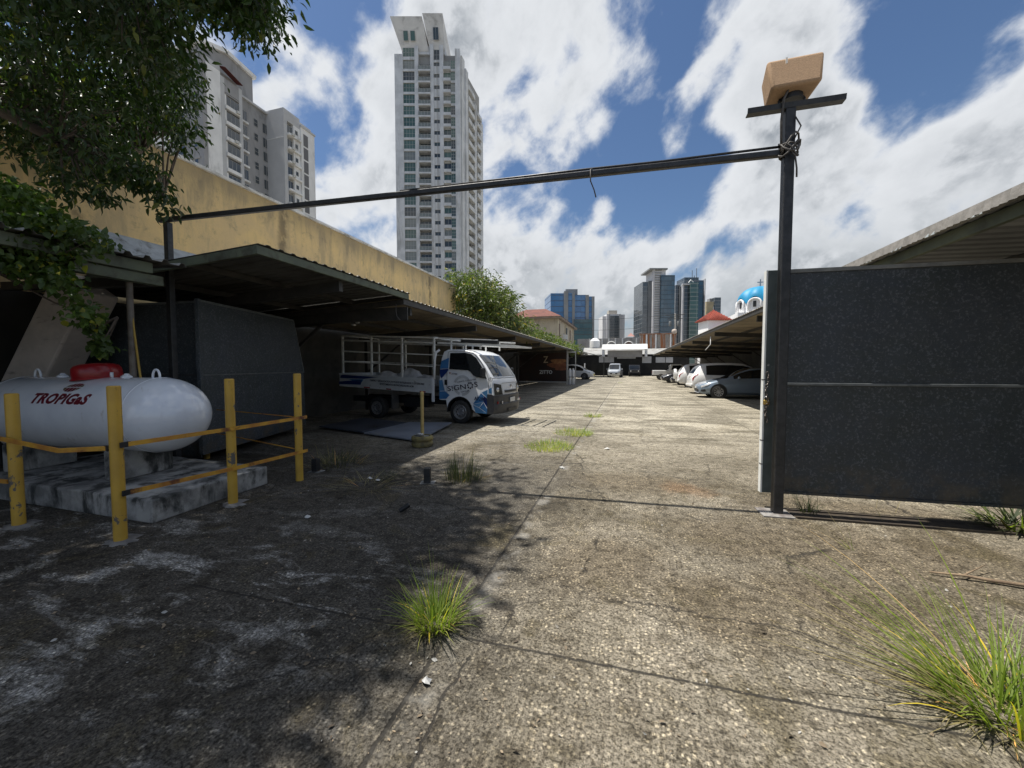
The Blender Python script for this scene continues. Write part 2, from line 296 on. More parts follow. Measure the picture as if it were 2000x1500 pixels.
# ------------------------------------------------------------------ mesh helpers
class MB:
    def __init__(s): s.v = []; s.f = []; s.mi = []; s.cur = 0
    def add(s, vs, fs, mi=None):
        o = len(s.v); s.v += [tuple(map(float, p)) for p in vs]; s.f += [tuple(i+o for i in f) for f in fs]
        s.mi += [s.cur if mi is None else mi]*len(fs); return s
    def box(s, x0, x1, y0, y1, z0, z1, mi=None):
        if x0 > x1: x0, x1 = x1, x0
        if y0 > y1: y0, y1 = y1, y0
        vs = [(x, y, z) for z in (z0, z1) for y in (y0, y1) for x in (x0, x1)]
        return s.add(vs, [(0, 2, 3, 1), (4, 5, 7, 6), (0, 1, 5, 4), (2, 6, 7, 3), (0, 4, 6, 2), (1, 3, 7, 5)], mi)
    def obox(s, c, size, rot, mi=None):
        m = Euler(rot).to_matrix(); hx, hy, hz = [a/2 for a in size]; c = Vector(c)
        vs = [c+m@Vector((x, y, z)) for z in (-hz, hz) for y in (-hy, hy) for x in (-hx, hx)]
        return s.add(vs, [(0, 2, 3, 1), (4, 5, 7, 6), (0, 1, 5, 4), (2, 6, 7, 3), (0, 4, 6, 2), (1, 3, 7, 5)], mi)
    def bar(s, p, q, w, h, mi=None, up=(0, 0, 1)):
        p, q = Vector(p), Vector(q); d = (q-p).normalized(); u = Vector(up)
        if abs(d.dot(u)) > .98: u = Vector((0, 1, 0))
        a = d.cross(u).normalized(); b = a.cross(d).normalized()
        vs = [e+a*sx*w/2+b*sy*h/2 for e in (p, q) for sx, sy in ((-1, -1), (1, -1), (1, 1), (-1, 1))]
        return s.add(vs, [(0, 1, 2, 3), (7, 6, 5, 4), (0, 4, 5, 1), (1, 5, 6, 2), (2, 6, 7, 3), (3, 7, 4, 0)], mi)
    def tube(s, pts, r, n=8, mi=None, cap=True):
        pts = [Vector(p) for p in pts]; k = len(pts); rs = r if isinstance(r, (list, tuple)) else [r]*k
        vs = []; ref = None
        for i, p in enumerate(pts):
            d = (pts[min(i+1, k-1)]-pts[max(i-1, 0)]).normalized()
            if ref is None: ref = d.orthogonal().normalized()
            ref = (ref-d*ref.dot(d)); ref = ref.normalized() if ref.length > 1e-6 else d.orthogonal().normalized()
            b = d.cross(ref)
            vs += [p+(ref*math.cos(2*math.pi*j/n)+b*math.sin(2*math.pi*j/n))*rs[i] for j in range(n)]
        fs = [(i*n+j, i*n+(j+1) % n, (i+1)*n+(j+1) % n, (i+1)*n+j) for i in range(k-1) for j in range(n)]
        if cap: fs += [tuple(range(n))[::-1], tuple((k-1)*n+j for j in range(n))]
        return s.add(vs, fs, mi)
    def lathe(s, prof, n=24, c=(0, 0, 0), axis='z', mi=None, cap=True):
        def tr(r, h, a):
            x, y = r*math.cos(a), r*math.sin(a)
            p = {'z': (x, y, h), 'y': (x, h, y), 'x': (h, x, y)}[axis]
            return (p[0]+c[0], p[1]+c[1], p[2]+c[2])
        vs = [tr(r, h, 2*math.pi*j/n) for r, h in prof for j in range(n)]; k = len(prof)
        fs = [(i*n+j, i*n+(j+1) % n, (i+1)*n+(j+1) % n, (i+1)*n+j) for i in range(k-1) for j in range(n)]
        if cap: fs += [tuple(range(n))[::-1], tuple((k-1)*n+j for j in range(n))]
        return s.add(vs, fs, mi)
    def prism(s, poly, a, b, axis='y', mi=None):
        """extrude a 2-D outline along an axis: 'y' -> (x,z) outline, 'x' -> (y,z), 'z' -> (x,y)"""
        t = {'y': lambda p, h: (p[0], h, p[1]), 'x': lambda p, h: (h, p[0], p[1]), 'z': lambda p, h: (p[0], p[1], h)}[axis]
        n = len(poly); vs = [t(p, a) for p in poly]+[t(p, b) for p in poly]
        fs = [tuple(range(n))[::-1], tuple(range(n, 2*n))]+[(i, (i+1) % n, n+(i+1) % n, n+i) for i in range(n)]
        return s.add(vs, fs, mi)
    def poly3(s, pts, th, mi=None):
        """flat polygon in space with thickness along its normal"""
        p = [Vector(q) for q in pts]; nrm = Vector((0, 0, 0))
        for i in range(len(p)): nrm += p[i].cross(p[(i+1) % len(p)])
        nrm.normalize(); n = len(p); vs = p+[q+nrm*th for q in p]
        fs = [tuple(range(n))[::-1], tuple(range(n, 2*n))]+[(i, (i+1) % n, n+(i+1) % n, n+i) for i in range(n)]
        return s.add(vs, fs, mi)
    def mesh(s, name, mats, smooth=False, fix=True):
        me = bpy.data.meshes.new(name); me.from_pydata(s.v, [], s.f); 
        for m in (mats if isinstance(mats, (list, tuple)) else [mats]): me.materials.append(m)
        if any(s.mi): me.polygons.foreach_set('material_index', s.mi)
        me.update()
        if fix:
            import bmesh
            bm = bmesh.new(); bm.from_mesh(me); bmesh.ops.recalc_face_normals(bm, faces=bm.faces); bm.to_mesh(me); bm.free()
        if smooth:
            me.shade_smooth()
            if smooth is not True: me.set_sharp_from_angle(angle=R(smooth))
        return me
    def build(s, name, mats, parent=None, smooth=False, bevel=0, loc=None, seg=2, fix=True):
        o = bpy.data.objects.new(name, s.mesh(name, mats, smooth, fix)); col.objects.link(o)
        if parent: o.parent = parent
        if loc is not None: o.location = loc
        if bevel:
            b = o.modifiers.new('bevel', 'BEVEL'); b.width = bevel; b.segments = seg; b.limit_method = 'ANGLE'; b.angle_limit = R(35)
        return o
def tag(o, label, cat, group=None, kind=None):
    if label: o['label'] = label
    if cat: o['category'] = cat
    if group: o['group'] = group
    if kind: o['kind'] = kind
    return o
def thing(name, label, cat, loc=(0, 0, 0), rz=0.0, group=None):
    o = bpy.data.objects.new(name, None); col.objects.link(o); o.empty_display_size = .2
    o.location = loc; o.rotation_euler = (0, 0, rz); return tag(o, label, cat, group)
def dup(o, parent=None):
    c = o.copy(); col.objects.link(c); c.parent = parent
    for ch in list(o.children): dup(ch, c)
    return c
def text_mesh(body, size, bold=0.0, shear=0.0, ext=0.002, spacing=1.0, res=3):
    cu = bpy.data.curves.new('lettering', 'FONT'); cu.body = body; cu.size = size; cu.shear = shear; cu.offset = bold; cu.extrude = ext
    cu.align_x = 'CENTER'; cu.align_y = 'CENTER'; cu.space_character = spacing; cu.resolution_u = res
    o = bpy.data.objects.new('lettering', cu); col.objects.link(o)
    dg = bpy.context.evaluated_depsgraph_get(); me = bpy.data.meshes.new_from_object(o.evaluated_get(dg))
    bpy.data.objects.remove(o); bpy.data.curves.remove(cu); return me
def lettering(name, body, size, mat, parent, origin, xdir, ydir, width=None, **kw):
    """flat letters: xdir runs along the line, ydir up the letters, all in the parent's space"""
    me = text_mesh(body, size, **kw)
    xd, yd = Vector(xdir).normalized(), Vector(ydir).normalized(); zd = xd.cross(yd)
    xs = [v.co.x for v in me.vertices]; k = 1.0
    if width: k = width/(max(xs)-min(xs))
    cx = (max(xs)+min(xs))/2
    for v in me.vertices: p = v.co; v.co = Vector(origin)+xd*(p.x-cx)*k+yd*p.y+zd*p.z
    me.materials.clear(); me.materials.append(mat)
    o = bpy.data.objects.new(name, me); col.objects.link(o); o.parent = parent; return o
def np_mesh(name, V, Fc, mat, parent=None, smooth=False):
    me = bpy.data.meshes.new(name); V = np.asarray(V, dtype=np.float32); Fc = np.asarray(Fc, dtype=np.int32); n = Fc.shape[1]
    me.vertices.add(len(V)); me.vertices.foreach_set('co', V.ravel())
    me.loops.add(Fc.size); me.loops.foreach_set('vertex_index', Fc.ravel())
    me.polygons.add(len(Fc)); me.polygons.foreach_set('loop_start', np.arange(len(Fc), dtype=np.int32)*n)
    me.polygons.foreach_set('loop_total', np.full(len(Fc), n, dtype=np.int32))
    me.materials.append(mat); me.update(calc_edges=True); me.validate()
    if smooth: me.shade_smooth()
    o = bpy.data.objects.new(name, me); col.objects.link(o); o.parent = parent; return o
def leaves(P, D, L, W, rng, fold=.25, droop=.25):
    """P base points, D directions, L lengths, W widths -> folded leaf blades of six triangles"""
    n = len(P); D = D/np.linalg.norm(D, axis=1, keepdims=True)
    ref = rng.normal(size=(n, 3)); ref[:, 2] += 1.2
    S = np.cross(D, ref); S /= np.linalg.norm(S, axis=1, keepdims=True)+1e-9; N = np.cross(S, D)
    L = L[:, None]; W = W[:, None]
    a = P; m1 = P+D*L*.35; m2 = P+D*L*.7-N*L*droop*.35; tip = P+D*L-N*L*droop
    V = np.stack([a, m1+S*W*.5+N*W*fold, m1-N*W*.05, m1-S*W*.5+N*W*fold, m2+S*W*.38+N*W*fold*.7, m2, m2-S*W*.38+N*W*fold*.7, tip], 1).reshape(-1, 3)
    f = np.array([[0, 1, 2], [0, 2, 3], [1, 4, 5], [1, 5, 2], [2, 5, 6], [2, 6, 3], [4, 7, 5], [5, 7, 6]])
    Fc = (f[None]+(np.arange(n)*8)[:, None, None]).reshape(-1, 3); return V, Fc
def in_poly(u, v, poly):
    c = False; j = len(poly)-1
    for i in range(len(poly)):
        (x1, y1), (x2, y2) = poly[i], poly[j]
        if (y1 > v) != (y2 > v) and u < (x2-x1)*(v-y1)/(y2-y1)+x1: c = not c
        j = i
    return c

# ------------------------------------------------------------------ ground
def grid_ground():
    V = []; xs = [-1500, -300, -60, -20, 0, 20, 60, 300, 1500]; ys = [-300, -60, -10, 0, 20, 60, 110, 400, 1800]
    V = [(x, y, 0) for y in ys for x in xs]; n = len(xs)
    Fc = [(j*n+i, j*n+i+1, (j+1)*n+i+1, (j+1)*n+i) for j in range(len(ys)-1) for i in range(n-1)]
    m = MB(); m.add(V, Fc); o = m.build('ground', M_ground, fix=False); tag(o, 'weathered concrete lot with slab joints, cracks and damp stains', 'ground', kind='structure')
grid_ground()
# ------------------------------------------------------------------ boundary walls
def yellow_wall():
    t = thing('boundary_wall', 'tall ochre yellow rendered wall with rain stains and a white cap behind the left carport', 'wall', (-9.3, 0, 0))
    m = MB(); m.box(-.3, 0, -4, 20.4, 0.0, 6.0); m.build('wall', M_yellow, t)
    c = MB(); c.box(-.42, .07, -4.05, 20.45, 6.002, 6.07); c.build('cap', pmat('white_cap_render', (.70, .70, .69), (.52, .52, .5), 3, .85, grime=(.2, .19, .17), gscale=5, gstretch=(1, .5, 1)), t, bevel=.01)
    k_ = MB(); k_.box(.003, .022, -3.9, 8.4, .003, 2.75); k_.build('shade_black_lower_wall', pmat('shade_black_render', (.022, .021, .02), (.035, .033, .03), 2, .9), t)  # black sheet standing in for the deep shade under the shelter
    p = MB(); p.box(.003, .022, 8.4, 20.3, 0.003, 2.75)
    p.build('shaded_paint_band', pmat('shaded_lower_paint', (.085, .08, .066), (.055, .052, .045), 1.4, .9, grime=(.05, .045, .04), gscale=2), t)  # off-white paint band darkened to stand in for the carport's shade
    f = MB(); f.poly3([(.004, -1, 4.05), (.004, 7.2, 4.05), (.35, 7.2, 3.62), (.35, -1, 3.62)], .02)
    f.build('roof_flashing', pmat('bluish_flashing', (.42, .46, .50), (.30, .33, .36), 4, .6, grime=(.1, .1, .09), gscale=4), t)
yellow_wall()
def low_wall(name, label, x0, x1, y0, y1, h, mat, cap=True):
    t = thing(name, label, 'wall', ((x0+x1)/2, (y0+y1)/2, 0)); a, b = (x1-x0)/2, (y1-y0)/2
    MB().box(-a, a, -b, b, 0, h).build('wall', mat, t)
    if cap: MB().box(-a-.04, a+.04, -b-.04, b+.04, h+.002, h+.07).build('cap', mat, t, bevel=.01)
low_wall('boundary_wall', 'plain low wall closing the back of the left carport beyond the yellow wall', -9.6, -9.35, 20.6, 62, 2.7, pmat('old_wall_grey', (.085, .08, .07), (.055, .052, .047), 1.2, .9, bump=.2))
low_wall('boundary_wall', 'dark grey wall behind the cars parked on the right', 9.4, 9.65, -2, 62, 2.9, pmat('old_wall_dark', (.13, .125, .115), (.09, .085, .08), 1.2, .9, bump=.2))

# ------------------------------------------------------------------ carports
def sheet(mb, xa, za, xb, zb, y0, y1, pitch=.20, amp=.018, th=.004):
    prof = []; n = int(round((y1-y0)/pitch)); p = (y1-y0)/n
    for k in range(n): prof += [(y0+k*p, 0), (y0+k*p+p*.52, 0), (y0+k*p+p*.64, amp), (y0+k*p+p*.86, amp)]
    prof.append((y1, 0)); N = len(prof); vs = []
    for x, z in ((xa, za), (xb, zb)):
        for off in (0, th): vs += [(x, y, z+dz+off) for y, dz in prof]
    fs = []; mb.add(vs, [(N+i, 3*N+i, 3*N+i+1, N+i+1) for i in range(N-1)], 1)
    for i in range(N-1):
        fs += [(i, i+1, 2*N+i+1, 2*N+i), (i, N+i, N+i+1, i+1), (2*N+i, 2*N+i+1, 3*N+i+1, 3*N+i)]
    fs += [(0, 2*N, 3*N, N), (N-1, 2*N-1, 4*N-1, 3*N-1)]
    mb.add(vs, fs)
def carport(label, xe, xw, y0, y1, ze, slope, beams, msheet, mfascia, end_fascia=True, colx=None, fh=.115, flash=False):
    sgn = 1 if xw > xe else -1; W = abs(xw-xe); yc = (y0+y1)/2
    t = thing('carport', label, 'carport', (xe, yc, 0), 0); a, b = y0-yc, y1-yc
    zf = lambda d: ze-slope*d
    m = MB(); sheet(m, -sgn*.05, zf(-.05), sgn*W, zf(W), a, b); m.build('roof_sheet', [msheet, M_rooftop], t, fix=False)
    f = MB(); f.bar((0, a, ze-.006-fh/2), (0, b, ze-.006-fh/2), .055, fh); f.build('edge_beam', mfascia, t, bevel=.006)
    if end_fascia:
        e = MB(); e.bar((sgn*.03, a+.03, zf(.03)-.008-fh/2), (sgn*W, a+.03, zf(W)-.008-fh/2), .05, fh); e.build('end_beam', mfascia, t, bevel=.006)
    for d in ((1.35, 2.75, 4.1) if W > 4.5 else (1.1, 2.2)):
        p = MB(); p.bar((sgn*d, a+.06, zf(d)-.055), (sgn*d, b-.06, zf(d)-.055), .05, .09); p.build('purlin', M_darksteel, t)
    for y in beams:
        q = MB(); q.bar((sgn*.10, y-yc, zf(.1)-.20), (sgn*(W-.05), y-yc, zf(W)-.20), .09, .17); q.build('cross_beam', M_darksteel, t)
        cx = (colx if colx is not None else W-.35); zc = zf(cx)-.29
        c = MB(); c.box(sgn*cx-.06, sgn*cx+.06, y-yc-.06, y-yc+.06, 0, zc); c.build('column', M_darksteel, t)
        g = MB(); g.bar((sgn*(cx-.05), y-yc, zc-1.1), (sgn*(cx-1.7), y-yc, zf(cx-1.7)-.29), .06, .06); g.build('brace', M_darksteel, t)
    if end_fascia and y0 > 3 and y1 < 8:
        MB().box(0, sgn*W, b-.03, b, zf(W)-.30, zf(W)-.02).build('closing_board', M_darksteel, t)
        MB().poly3([(sgn*.05, b-.032, zf(0)-.22), (sgn*W, b-.032, zf(W)-.22), (sgn*W, b-.032, zf(W)-.005), (sgn*.05, b-.032, zf(0)-.005)], .004).build('closing_board', M_darksteel, t)
    return t
carport('near end of the left carport with green edge beams and a grey ribbed underside', -4.56, -9.2, 3.93, 7.55, 3.10, .055, (5.6,), M_under, M_green)
carport('long stretch of the left carport sheltering the flatbed truck, thin weathered edge', -4.60, -9.2, 7.40, 48.2, 2.98, .055, (7.9, 11.9, 16.6, 21.6, 26.4, 31.6, 36.8, 42, 47), M_under2, M_darksteel)
carport('long right carport of tan sheets over the row of parked cars', 3.42, 9.9, 8.3, 57.4, 3.10, .055, (8.8, 12.7, 18.3, 24.2, 29.2, 35, 41, 47, 53), M_under2, M_darksteel)
def near_right_carport():
    t = carport('near right carport rising above the closed gate leaf, with zinc tabs along its green beam', 3.16, 9.9, 1.2, 8.2, 2.93, .03, (4.1, 7.9), pmat('pale_roof_underside', (.20, .21, .215), (.145, .15, .155), 1.6, .7), M_green, fh=.12)
    yc = 4.7
    f = MB(); n = 84*4; V = []
    for k in range(n+1):
        y = -3.5+7*k/n; w_ = .010*math.sin(2*math.pi*k/4)+.004*math.sin(k*.07)
        V += [(-.125+w_, y, 2.925), (-.105+w_, y, 3.035+.5*w_), (-.02, y, 3.045+.4*w_), (-.085+w_, y, 2.925)]
    f.add(V, [(4*k+a_, 4*k+4+a_, 4*k+4+(a_+1) % 4, 4*k+(a_+1) % 4) for k in range(n) for a_ in range(4)])
    f.build('ribbed_edge_flashing', pmat('weathered_brown_edge', (.27, .255, .235), (.18, .17, .155), 9, .8, bump=.3), t)
    for k in range(13):
        y = -3.3+k*.55; g = MB(); g.obox((-.115, y, 2.935), (.006, .16, .04), (0, R(25), 0)); g.build('zinc_tab', M_zinc, t)
    g = MB(); g.bar((-.06, -3.5, 2.945), (-.06, 3.5, 2.945), .05, .018); g.build('gutter_lip', pmat('grey_gutter', (.3, .3, .29), None, 6, .6), t)
near_right_carport()
def left_shelter():
    t = thing('shelter', 'near left shelter roof overgrown by a creeper, ending in two stacked green beams', 'shelter', (-5.9, 1.9, 0))
    m = MB(); sheet(m, .25, 2.86, -3.3, 3.05, -2.2, 1.95, amp=.04); m.build('roof_sheet', [pmat('old_grey_sheet', (.16, .155, .14), (.09, .09, .085), 3, .8), M_rooftop], t, fix=False)
    MB().bar((.12, -2.2, 2.78), (.12, 1.62, 2.78), .06, .13).build('edge_beam', M_green, t, bevel=.006)
    MB().bar((.05, .9, 2.645), (.05, 1.76, 2.645), .12, .12).build('beam_end', M_green, t, bevel=.006)
    MB().bar((.0, 1.70, 2.64), (-3.2, 1.70, 2.76), .09, .12).build('cross_beam', M_darksteel, t)
    MB().tube([(0, 1.45, 0), (0.0, 1.45, 2.58)], .035, 10).build('pole', pmat('grey_pipe', (.16, .14, .12), (.1, .08, .06), 7, .6), t, smooth=60)
left_shelter()
tag(MB().tube([(-5.84, 3.42, .0), (-5.83, 3.40, 1.2), (-5.87, 3.36, 2.0), (-5.9, 3.34, 2.58)], .012, 8).build('hanging_cord', pmat('yellow_cord', (.42, .28, .05), None, 4, .6), smooth=True), 'thin yellow cord hanging beside the grey pole of the left shelter', 'cord')
def leaning_slab():
    t = thing('leaning_buttress', 'heavy plastered concrete buttress leaning at an angle behind the white gas tank', 'buttress', (-8.38, 3.72, 0))
    m = MB(); m.obox((0, 0, 1.62), (.62, .42, 2.7), (0, R(33), R(10)))
    m.build('slab', M_slab, t, bevel=.03)
leaning_slab()

# ------------------------------------------------------------------ gateway frame and gates
GX, GY, GA = 1.53, 4.68, R(3.4)        # right post, direction of the gate line
def gateway():
    t = thing('gateway_frame', 'black steel gateway of two posts and a long crossbeam spanning the entrance', 'gateway', (GX, GY, 0), GA)
    MB().box(-.046, .046, -.046, .046, .012, 4.12).build('post', M_black, t, bevel=.008)
    MB().box(-8.10, -8.02, -.04, .04, 0, 3.66).build('post', M_black, t, bevel=.006)
    MB().box(-8.22, -.049, -.032, .032, 3.67, 3.735).build('crossbeam', M_black, t, bevel=.012)
    b = MB(); b.tube([(-4.3, .0, 3.745), (-2.0, .0, 3.76), (-1.2, 0, 3.755), (-.049, .0, 3.77)], .013, 8); b.build('conduit', M_black, t, smooth=True)
    MB().box(-.17, .12, -.14, .12, 0, .012).build('base_plate', pmat('pale_plate', (.3, .29, .27), (.15, .13, .12), 8, .6), t)
    a = MB(); a.prism([(-.04, 0), (.04, 0), (.04, .008), (-.03, .008), (-.04, .05), (-.048, .05)], -.40, .44, 'x')
    o = a.build('crossbar', M_black, t); o.location = (0.02, 0, 4.125); o.rotation_euler = (0, R(1), R(-4))
    g = MB(); g.tube([(-4.0, -.03, .002), (-8.0, -.03, .002)], .012, 6)
gateway()
def speaker():
    t = thing('roof_box', 'tan rounded box tilted on top of the tall black gate post', 'box', (GX+.03, GY+.05, 4.24), GA)
    m = MB(); m.add([(-.255, -.20, .03), (.225, -.20, .03), (.19, .16, .02), (-.215, .16, .02), (-.29, -.17, .37), (.27, -.17, .37), (.23, .17, .34), (-.24, .17, .34)],
                    [(3, 2, 1, 0), (4, 5, 6, 7), (0, 1, 5, 4), (1, 2, 6, 5), (2, 3, 7, 6), (3, 0, 4, 7)])
    o = m.build('housing', M_tan, t, smooth=40, bevel=.035, seg=4); o.rotation_euler = (R(-6), R(-1), R(-2)); o.scale = (.90, .90, .93)
    MB().lathe([(.10, -.015), (.10, .055), (.07, .075)], 20).build('mount', M_dark, t, smooth=40)
    for s in (-1, 1):
        b = MB(); b.tube([(s*.10, 0, -.10), (s*.115, -.01, .0), (s*.08, 0, .06)], .012, 8); b.build('bracket', M_black, t, smooth=True)
    w = MB(); w.obox((-.12, -.178, .28), (.016, .008, .06), (R(-6), 0, 0)); w.build('white_clip', pmat('pale_clip', (.7, .65, .58), None, 5, .5), t)
speaker()
def cable_coil():
    rng = random.Random(4); m = MB()
    for k in range(6):
        pts = []; rx, rz = .072+rng.random()*.025, .06+rng.random()*.045; ph = rng.random()*3; tz = rng.uniform(-.6, .6); cz = rng.uniform(-.05, .06)
        for i in range(15):
            a = ph+2*math.pi*i/13
            pts.append((GX+math.cos(a)*rx, GY-.02+math.sin(a)*.085, 3.74+cz+math.cos(a)*rz*tz+.05*math.sin(2*a+k)))
        m.tube(pts, .009, 6)
    m.tube([(GX-.03, GY-.08, 3.72), (GX+.03, GY-.10, 3.62), (GX+.05, GY-.09, 3.5), (GX+.055, GY-.08, 3.42)], .008, 6)
    m.tube([(GX-.075, GY-.05, 3.7), (GX-.08, GY-.04, 4.0), (GX-.07, GY-.06, 4.2), (GX-.02, GY-.07, 4.32)], .011, 6)
    m.tube([(GX+.03, GY-.07, 3.8), (GX+.085, GY-.06, 3.92), (GX+.03, GY-.065, 4.02)], .007, 6)
    tag(m.build('cable_coil', M_cable, smooth=True), 'tangled coil of grey cable wrapped where the crossbeam meets the tall post', 'cable')
cable_coil()
kk = min(range(0, 800), key=lambda i: abs(proj((GX-i*.01*math.cos(GA), GY-i*.01*math.sin(GA), 3.7))[0]-1158)); p = (GX-kk*.01*math.cos(GA), GY-kk*.01*math.sin(GA), 3.7)
tag(MB().tube([(p[0], p[1]+.03, 3.77), (p[0]-.02, p[1]-.07, 3.72), (p[0]-.02, p[1]-.06, 3.6), (p[0]+.02, p[1]-.05, 3.5), (p[0]+.04, p[1]-.05, 3.42)], .007, 6).build('dangling_cable', M_cable, smooth=True),
    'short loose cable end dangling from the middle of the crossbeam', 'cable')
def right_gate():
    t = thing('gate_leaf', 'wide dark speckled sheet metal gate leaf standing right of the tall post', 'gate', (1.53, 4.86, 0), R(3.4))
    MB().box(.0, 2.62, -.012, .012, .20, 1.36).build('lower_panel', M_gate, t)
    MB().box(.0, 2.62, -.012, .012, 1.374, 2.53).build('upper_panel', M_gate, t)
    f = MB(); f.box(-.10, 0, -.025, .025, .17, 2.57); f.build('stile', pmat('gate_stile_paint', (.10, .12, .115), (.07, .085, .08), 5, .5, grime=(.35, .36, .33), gscale=8, glo=.66), t, bevel=.005)
    MB().box(-.118, -.102, -.03, .035, .17, 2.57).build('edge_strip', pmat('pale_edge_strip', (.84, .85, .82), (.74, .75, .72), 4, .5), t)
    MB().box(2.622, 2.70, -.03, .03, .17, 2.57).build('stile', M_gate, t, bevel=.005)
    MB().box(.0, 2.62, -.035, .02, 1.345, 1.372).build('middle_rail', pmat('worn_rail', (.16, .17, .17), (.09, .10, .10), 7, .45), t, bevel=.004)
    MB().box(.0, 2.62, -.025, .025, 2.532, 2.57).build('top_rail', pmat('pale_rail', (.20, .20, .18), (.13, .13, .12), 7, .5), t)
    MB().box(.0, 2.62, -.025, .025, .17, .198).build('bottom_rail', M_gate, t)
    for z in (.48, .74, 1.40): MB().box(-.121, -.10, -.034, .02, z, z+.008).build('edge_joint', M_dark, t)
right_gate()
def padlock():
    t = thing('padlock', 'brass padlock on a chain hanging between the tall post and the gate leaf', 'padlock', (1.44, 4.80, 1.17))
    MB().box(-.028, .028, -.012, .012, -.035, .012).build('lock_body', pmat('brass', (.55, .38, .10), (.45, .3, .08), 9, .3, .8), t, bevel=.006)
    MB().tube([(-.018, 0, .01), (-.018, 0, .04), (0, 0, .058), (.018, 0, .04), (.018, 0, .01)], .005, 8).build('shackle', pmat('bright_steel', (.6, .6, .6), None, 9, .25, .9), t, smooth=True)
    ch = MB()
    zs = [.30-.034*k for k in range(16)]
    for k, z in enumerate(zs):
        a = (k % 2)*math.pi/2; dx = .012*math.sin(k*.9)
        pts = [(dx+.011*math.cos(q)*math.cos(a), -.012+.011*math.cos(q)*math.sin(a), z+.02*math.sin(q)) for q in [2*math.pi*i/8 for i in range(9)]]
        ch.tube(pts, .004, 5)
    ch.build('chain', pmat('old_chain', (.10, .08, .07), (.2, .18, .16), 30, .4, .7), t, smooth=True)
padlock()
def gate_shadow_strip():
    t = thing('gate_shadow_strip', 'dark painted strip standing in for the shadow of the right gate leaf', 'shadow_strip', (GX, GY, 0), GA)
    dk = pmat('shadow_strip_brown', (.035, .028, .022), (.06, .045, .03), 6, .8, bump=.4, grime=(.10, .08, .05), gscale=5)
    m = MB(); m.box(.14, 3.4, -.10, .10, .003, .006); m.build('shadow_strip_bed', dk, t)  # dark strip added in place of the gate leaf's shadow band
    for y in (-.11, .11): MB().box(.14, 3.4, y-.012, y+.012, 0, .022).build('shadow_strip_lip', dk, t)
gate_shadow_strip()
def left_gate():
    t = thing('gate_leaf', 'dark metal gate leaf swung open under the left carport, one end cut aslant', 'gate', (-6.32, 4.44, 0), math.atan2(2.96, -.90))
    L = 3.09
    lo = [(0.03, .2), (L, .2), (L-.06, 1.40), (.03, 1.40)]; hi = [(.03, 1.42), (L-.07, 1.42), (L-.45, 2.54), (.03, 2.54)]
    MB().prism(lo, -.012, .012, 'y').build('lower_panel', M_gate_l, t); MB().prism(hi, -.012, .012, 'y').build('upper_panel', M_gate_l, t)
    MB().box(-.03, .028, -.03, .03, .17, 2.58).build('hinge_stile', M_gate_l, t, bevel=.006)
    pr = pmat('worn_rail', (.16, .17, .17))
    MB().bar((.03, 0, 1.41), (L-.05, 0, 1.41), .06, .018).build('middle_rail', pr, t)
    MB().bar((.03, 0, 2.556), (L-.45, 0, 2.556), .05, .03).build('top_rail', pr, t)
    MB().bar((L-.44, 0, 2.55), (L-.045, 0, 1.40), .05, .02).build('slanted_rail', pr, t)
    MB().bar((.03, 0, .185), (L, 0, .185), .05, .028).build('bottom_rail', M_gate_l, t)
left_gate()
def left_panel():
    t = thing('fence_panel', 'dark sheet metal fence panel behind the gas tank, beside the thin black post', 'fence', (-6.40, 4.50, 0), R(183.4))
    MB().box(0.03, 2.7, -.012, .012, .1, 1.40).build('lower_sheet', M_gate_l, t); MB().box(.03, 2.7, -.012, .012, 1.42, 2.53).build('upper_sheet', M_gate_l, t)
    MB().bar((.03, 0, 1.41), (2.7, 0, 1.41), .05, .018).build('middle_rail', M_darksteel, t); MB().bar((.03, 0, 2.545), (2.7, 0, 2.545), .05, .028).build('top_rail', pmat('worn_rail', (.16, .17, .17)), t)
left_panel()

